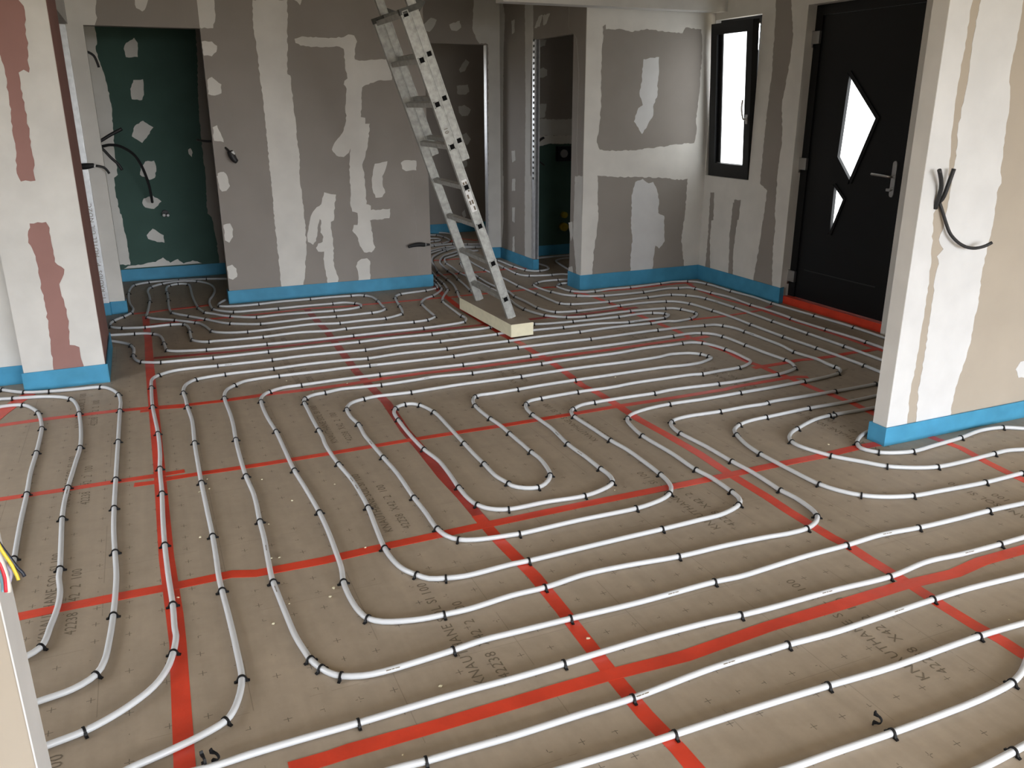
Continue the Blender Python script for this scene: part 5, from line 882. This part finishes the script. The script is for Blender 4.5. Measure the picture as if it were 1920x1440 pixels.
# clips: an arch over the pipe with two barbed feet
def clip_mesh():
    m = MB(); zc = R+.0012; ri, ro, w = R+.0004, R+.0036, .0034; n = 12; ring = []
    for k in range(n+1):
        a = -.45+(PI+.9)*k/n; ring.append((math.cos(a), math.sin(a)))
    vs = []
    for c, s_ in ring:
        vs += [(-w, c*ri, zc+s_*ri), (w, c*ri, zc+s_*ri), (w, c*ro, zc+s_*ro), (-w, c*ro, zc+s_*ro)]
    fs = [(i*4+j, i*4+(j+1) % 4, i*4+4+(j+1) % 4, i*4+4+j) for i in range(n) for j in range(4)]+[(0, 1, 2, 3), (n*4+3, n*4+2, n*4+1, n*4)]
    m.add(vs, fs)
    for s_ in (-1, 1):
        m.prism([(s_*.0095, .0012), (s_*.0215, .0008), (s_*.0225, .0042), (s_*.0165, .0065), (s_*.0128, .013), (s_*.0098, .013)], lambda u, v, q: Vector((q, u, v)), -.0042, .0042)
    return m
proto = clip_mesh().build('pipe_clip', CLIP); first = True
for x, y, a, lab in CLIPS:
    o = proto if first else proto.copy()
    if not first: COL.objects.link(o)
    first = False; o.location = (x, y, 0); o.rotation_euler = (0, 0, a); tag(o, lab, 'clip', 'black clips holding the heating pipes')
if FARCLIPS:
    m = MB(); src = clip_mesh()
    for x, y, a in FARCLIPS:
        T = Matrix.Translation((x, y, 0)) @ Matrix.Rotation(a, 4, 'Z'); m.add([T@Vector(v) for v in src.v], src.f)
    tag(m.build('pipe_clips', CLIP), 'tiny black clips on the pipes in the hallway and far rooms', 'clips', kind='stuff')
for (x, y), a, tilt, lab in LOOSE:
    o = proto.copy(); COL.objects.link(o); o.location = (x, y, .004 if tilt else 0); o.rotation_euler = (tilt, 0, a); o.name = 'loose_clip'; tag(o, lab, 'clip', 'loose clips on the floor')
    if tilt: o.location.z = .0245
# ---------------------------------------------------------------- tape
for k, (lab, w, worn, P) in enumerate(TAPES):
    pts = [Vector((P[i], P[i+1], 0)) for i in range(0, len(P), 2)]; z = .0006+.00008*k; m = MB(); vs = []; n = len(pts)
    for i, p in enumerate(pts):
        t = (pts[min(i+1, n-1)]-pts[max(i-1, 0)]).normalized(); nn = Vector((-t.y, t.x, 0))*(w/2*random.uniform(.95, 1.05)); zz = Vector((0, 0, z)); z2 = Vector((0, 0, .0002))
        vs += [p+nn+z2, p-nn+z2, p-nn+zz, p+nn+zz]
    fs = [(i*4+j, i*4+(j+1) % 4, i*4+4+(j+1) % 4, i*4+4+j) for i in range(n-1) for j in range(4)]+[(0, 1, 2, 3), (n*4-1, n*4-2, n*4-3, n*4-4)]
    m.add(vs, fs); tag(m.build('tape_strip', TAPEF if worn else TAPE), lab, 'tape', 'red tape over the board joints')
# ---------------------------------------------------------------- foam crumbs
for k, (x, y, lab) in enumerate(CRUMBS):
    m = MB(); r = random.uniform(.003, .0062); bm = bmesh.new(); bmesh.ops.create_icosphere(bm, subdivisions=1, radius=r)
    for v in bm.verts: v.co = Vector((v.co.x*random.uniform(.7, 1.7), v.co.y*random.uniform(.6, 1.2), v.co.z*random.uniform(.4, .8)))
    lo = min(v.co.z for v in bm.verts); vs = [v.co-Vector((0, 0, lo)) for v in bm.verts]; fs = [[v.index for v in q.verts] for q in bm.faces]; bm.free()
    m.add(vs, fs); o = m.build('foam_crumb', FOAM); o.location = (x, y, .0003); o.rotation_euler = (0, 0, random.uniform(0, 6)); tag(o, lab, 'crumb', 'pale foam crumbs on the floor')
# ---------------------------------------------------------------- foam board under the ladder
fb = empty('foam_board', (2.39, 5.8, .0225)); tag(fb, 'thick cream foam board lying on the pipes under the ladder', 'board')
B = [(2.280, 5.296), (2.457, 5.304), (2.513, 6.305), (2.249, 6.281)]
fz = lambda u, v, w: Vector((u, v, w))
m = MB(); m.prism(B, fz, .0228, .114); part(m, 'core', FOAM, fb)
m = MB(); m.prism([(2.281, 5.297), (2.456, 5.305), (2.512, 6.304), (2.250, 6.280)], fz, .114, .1155); part(m, 'facing', FACING, fb, 'brown foil facing')
# ---------------------------------------------------------------- ladder
lad = empty('ladder', (2.36, 5.8, .1155)); tag(lad, 'worn aluminium extension ladder standing on the foam board', 'ladder')
dirv = Vector((-.714, 0, 2.009)).normalized(); nrm = Vector((dirv.z, 0, -dirv.x)); Yv = Vector((0, 1, 0))
base = Vector((2.361, 0, .1165))
def LM(off): 
    o = base+nrm*off
    return Matrix(((dirv.x, nrm.x, 0, o.x), (dirv.y, nrm.y, 1, 0), (dirv.z, nrm.z, 0, o.z), (0, 0, 0, 1)))   # (along, outward, y)
def rail(m, a0, a1, off, y, h=.056, t=.026, lip=True):
    M = LM(off)
    m.box(a0, -h/2, y-t/2, a1, h/2, y+t/2, 0, M)
    for s_ in (-1, 1): m.box(a0+.002, s_*h/2-.0035, y-t/2-.003, a1-.002, s_*h/2+.0035, y+t/2+.003, 0, M)
YF, YR = 5.48, 6.125; LB = 2.16; A0, A1 = 1.175, 3.35
cut = .02
for nm, y in (('front', YF), ('rear', YR)):
    m = MB(); rail(m, .0, LB, 0, y); part(m, 'rail', ALU, lad)
for y in (YF, YR):
    m = MB(); rail(m, A0, A1, .062, y, .05, .024); part(m, 'sliding_rail', ALU, lad)
RP = .2835
for k in range(8):
    a = .155+k*RP
    if a > LB-.02: break
    m = MB(); m.box(a-.016, -.016, YF+.013, a+.016, .016, YR-.013, 0, LM(0)); rg = part(m, 'rung', ALU, lad)
    m = MB(); m.box(a-.017, -.017, YF-.0185, a+.017, .017, YF-.0135, 0, LM(0)); m.box(a-.016, -.016, YR-.018, a+.016, .016, YR-.0135, 0, LM(0)); m.build('rung_end', HOLE, rg)
    m = MB()
    for s_ in (-1, 1):
        m.box(a-.021, s_*.0185-.0025, YF-.0195, a+.021, s_*.0185+.0025, YF-.0135, 0, LM(0)); m.box(a+s_*.0185-.0025, -.021, YF-.0195, a+s_*.0185+.0025, .021, YF-.0135, 0, LM(0))
    m.build('rung_collar', ALU, rg)
for k in range(4, 12):
    a = .155+k*RP+.02
    if a > A1-.05: break
    m = MB(); m.box(a-.014, -.014, YF+.012, a+.014, .014, YR-.012, 0, LM(.062)); rg = part(m, 'sliding_rung', ALU, lad)
    m = MB(); m.box(a-.015, -.015, YF-.0165, a+.015, .015, YF-.0155, 0, LM(.062)); m.build('rung_end', HOLE, rg)
for y in (YF, YR):
    m = MB(); Mx = LM(0)
    m.box(LB-.02, -.034, y-.019, LB+.016, .095, y+.019, 0, Mx)
    m.prism([(LB-.035, .09), (LB+.005, .15), (LB+.05, .09)], lambda u, v, w: LM(0)@Vector((u, v, w)), y-.02, y-.012)
    part(m, 'guide_bracket', mat('bracket', (.055, .055, .047), .5, .4, .2, var=.3, scale=40), lad, 'dark guide bracket')
m = MB(); m.box(A0-.004, -.03, YF-.016, A0+.02, .03, YF+.016, 0, LM(.062)); m.box(A0-.004, -.03, YR-.016, A0+.02, .03, YR+.016, 0, LM(.062)); part(m, 'end_cap', CLIP, lad) if False else None
# sticker with small marks on the front rail
m = MB(); m.box(.83, -.02, YF-.0172, 1.06, .02, YF-.0162, 0, LM(0)); stk = part(m, 'label_sticker', WHITE, lad, 'worn safety sticker')
m = MB()
for k in range(5):
    for j in range(2):
        if (k+j) % 3: m.box(.84+k*.044, -.016+j*.018, YF-.0182, .84+k*.044+.028, -.016+j*.018+.012, YF-.0172, 0, LM(0))
m.build('pictograms', INK, stk)
m = MB(); vs, fs = text_mesh('10', .04, lambda u, v: LM(0)@Vector((1.42-u, -.014+v, YF-.0172))); m.add(vs, fs); part(m, 'number', INK, lad)
# ---------------------------------------------------------------- conduits and cables
for nm, lab, cat, r, mk, P in CABLES:
    m = MB(); m.tube(spline(P, .012), r, 10, rfn=None); tag(m.build(nm, {'k': CABLE}[mk]), lab, cat, 'black conduits hanging from the walls')
def sleeve(nm, lab, body, band, tail, rb, r_t):
    root = empty(nm, body[0]); tag(root, lab, 'cable end')
    m = MB(); m.tube(spline(body, .01), rb, 12, rfn=lambda t: rb*(.72+.5*math.sin(PI*min(1, .25+.7*t)))); part(m, 'sleeve', CABLE, root)
    m = MB(); m.tube(band, rb*.82, 12); part(m, 'tape_band', WHITE, root, 'white tape band')
    m = MB(); m.tube(spline(tail, .01), r_t, 8); part(m, 'cable', CABLE, root)
sleeve('cable_end', 'black capped cable sleeve with white tape in front of the metal stud', [(-0.423, 7.27, 1.162), (-0.386, 7.26, 1.161), (-0.349, 7.25, 1.164), (-0.307, 7.24, 1.169)], [(-0.308, 7.24, 1.166), (-0.297, 7.24, 1.163)], [(-0.296, 7.24, 1.165), (-0.268, 7.245, 1.16), (-0.238, 7.25, 1.147), (-0.222, 7.255, 1.126), (-0.212, 7.26, 1.105)], 0.019, 0.009)
sleeve('cable_end', 'dark bulbous cable end with white tape hanging left on the centre wall', [(0.686, 7.27, 1.248), (0.697, 7.263, 1.214), (0.715, 7.257, 1.18), (0.73, 7.25, 1.166)], [(0.697, 7.26, 1.246), (0.707, 7.26, 1.219)], [(0.466, 7.55, 1.328), (0.518, 7.493, 1.321), (0.581, 7.436, 1.316), (0.631, 7.379, 1.296), (0.668, 7.322, 1.264), (0.689, 7.265, 1.231)], 0.022, 0.0095)
sleeve('cable_end', "black tapered cable end with white tape at the centre wall's right edge", [(2.293, 7.3, 0.39), (2.234, 7.29, 0.398), (2.176, 7.28, 0.396), (2.131, 7.27, 0.387)], [(2.279, 7.3, 0.393), (2.302, 7.3, 0.392)], [(2.293, 7.3, 0.392), (2.314, 7.3, 0.391), (2.338, 7.3, 0.389)], 0.016, 0.01)
# green wall outlet, flush plate, toilet outlets
g = empty('water_outlet', OUTLET); tag(g, 'small chrome water outlet on the green alcove wall', 'outlet')
x, y, z = OUTLET
m = MB(); m.tube([(x, 8.727, z), (x, 8.70, z)], .032, 14); part(m, 'rose', CABLE, g)
m = MB(); m.tube([(x-.015, 8.70, z), (x-.015, 8.64, z-.008)], .013, 10); part(m, 'spout', STEEL, g)
m = MB(); m.tube([(x+.018, 8.70, z-.006), (x+.02, 8.65, z-.012)], .012, 10); part(m, 'spout', STEEL, g)
x0, z0, x1, z1 = FLUSH
g = empty('flush_plate', (x0, 8.398, z0)); tag(g, 'black flush plate opening on the toilet room wall', 'flush plate')
m = MB(); t_ = .018
for bx in ((x0, z0, x1, z0+t_), (x0, z1-t_, x1, z1), (x0, z0+t_, x0+t_, z1-t_), (x1-t_, z0+t_, x1, z1-t_)): m.box(bx[0], 8.345, bx[1], bx[2], 8.3975, bx[3])
m.box(x0+t_, 8.385, z0+t_, x1-t_, 8.3975, z1-t_); part(m, 'housing', mat('flush_black', (.006, .007, .012), .4, .4, var=0), g)
m = MB(); m.tube([(x0+.085, 8.384, (z0+z1)/2), (x0+.085, 8.362, (z0+z1)/2)], .042, 20); part(m, 'grey_button', mat('flush_grey', (.3, .3, .3), .5, .4, var=0), g, 'pale round button')
for (x, z), r, lab in OUTCAPS:
    g = empty('yellow_plug', (x, 8.39, z)); tag(g, lab, 'plug')
    m = MB(); m.tube([(x, 8.3965, z), (x, 8.34, z)], r, 18); part(m, 'plug_body', YELL, g)
    m = MB(); m.tube([(x, 8.34, z), (x, 8.325, z)], r*.55, 14); part(m, 'rim', YELL, g)
# loose electric wires at the near wall
g = empty('electric_cable', WIRES[0][2][0]); tag(g, 'bundle of coloured electric wires hanging beside the near white corner', 'wires')
for lab, col, P in WIRES:
    m = MB(); m.tube(spline(P, .006), .0026 if 'white' not in lab else .004, 8); part(m, 'wire', mat('wire_'+lab.split()[0], col, .4, .4, var=0), g, lab)
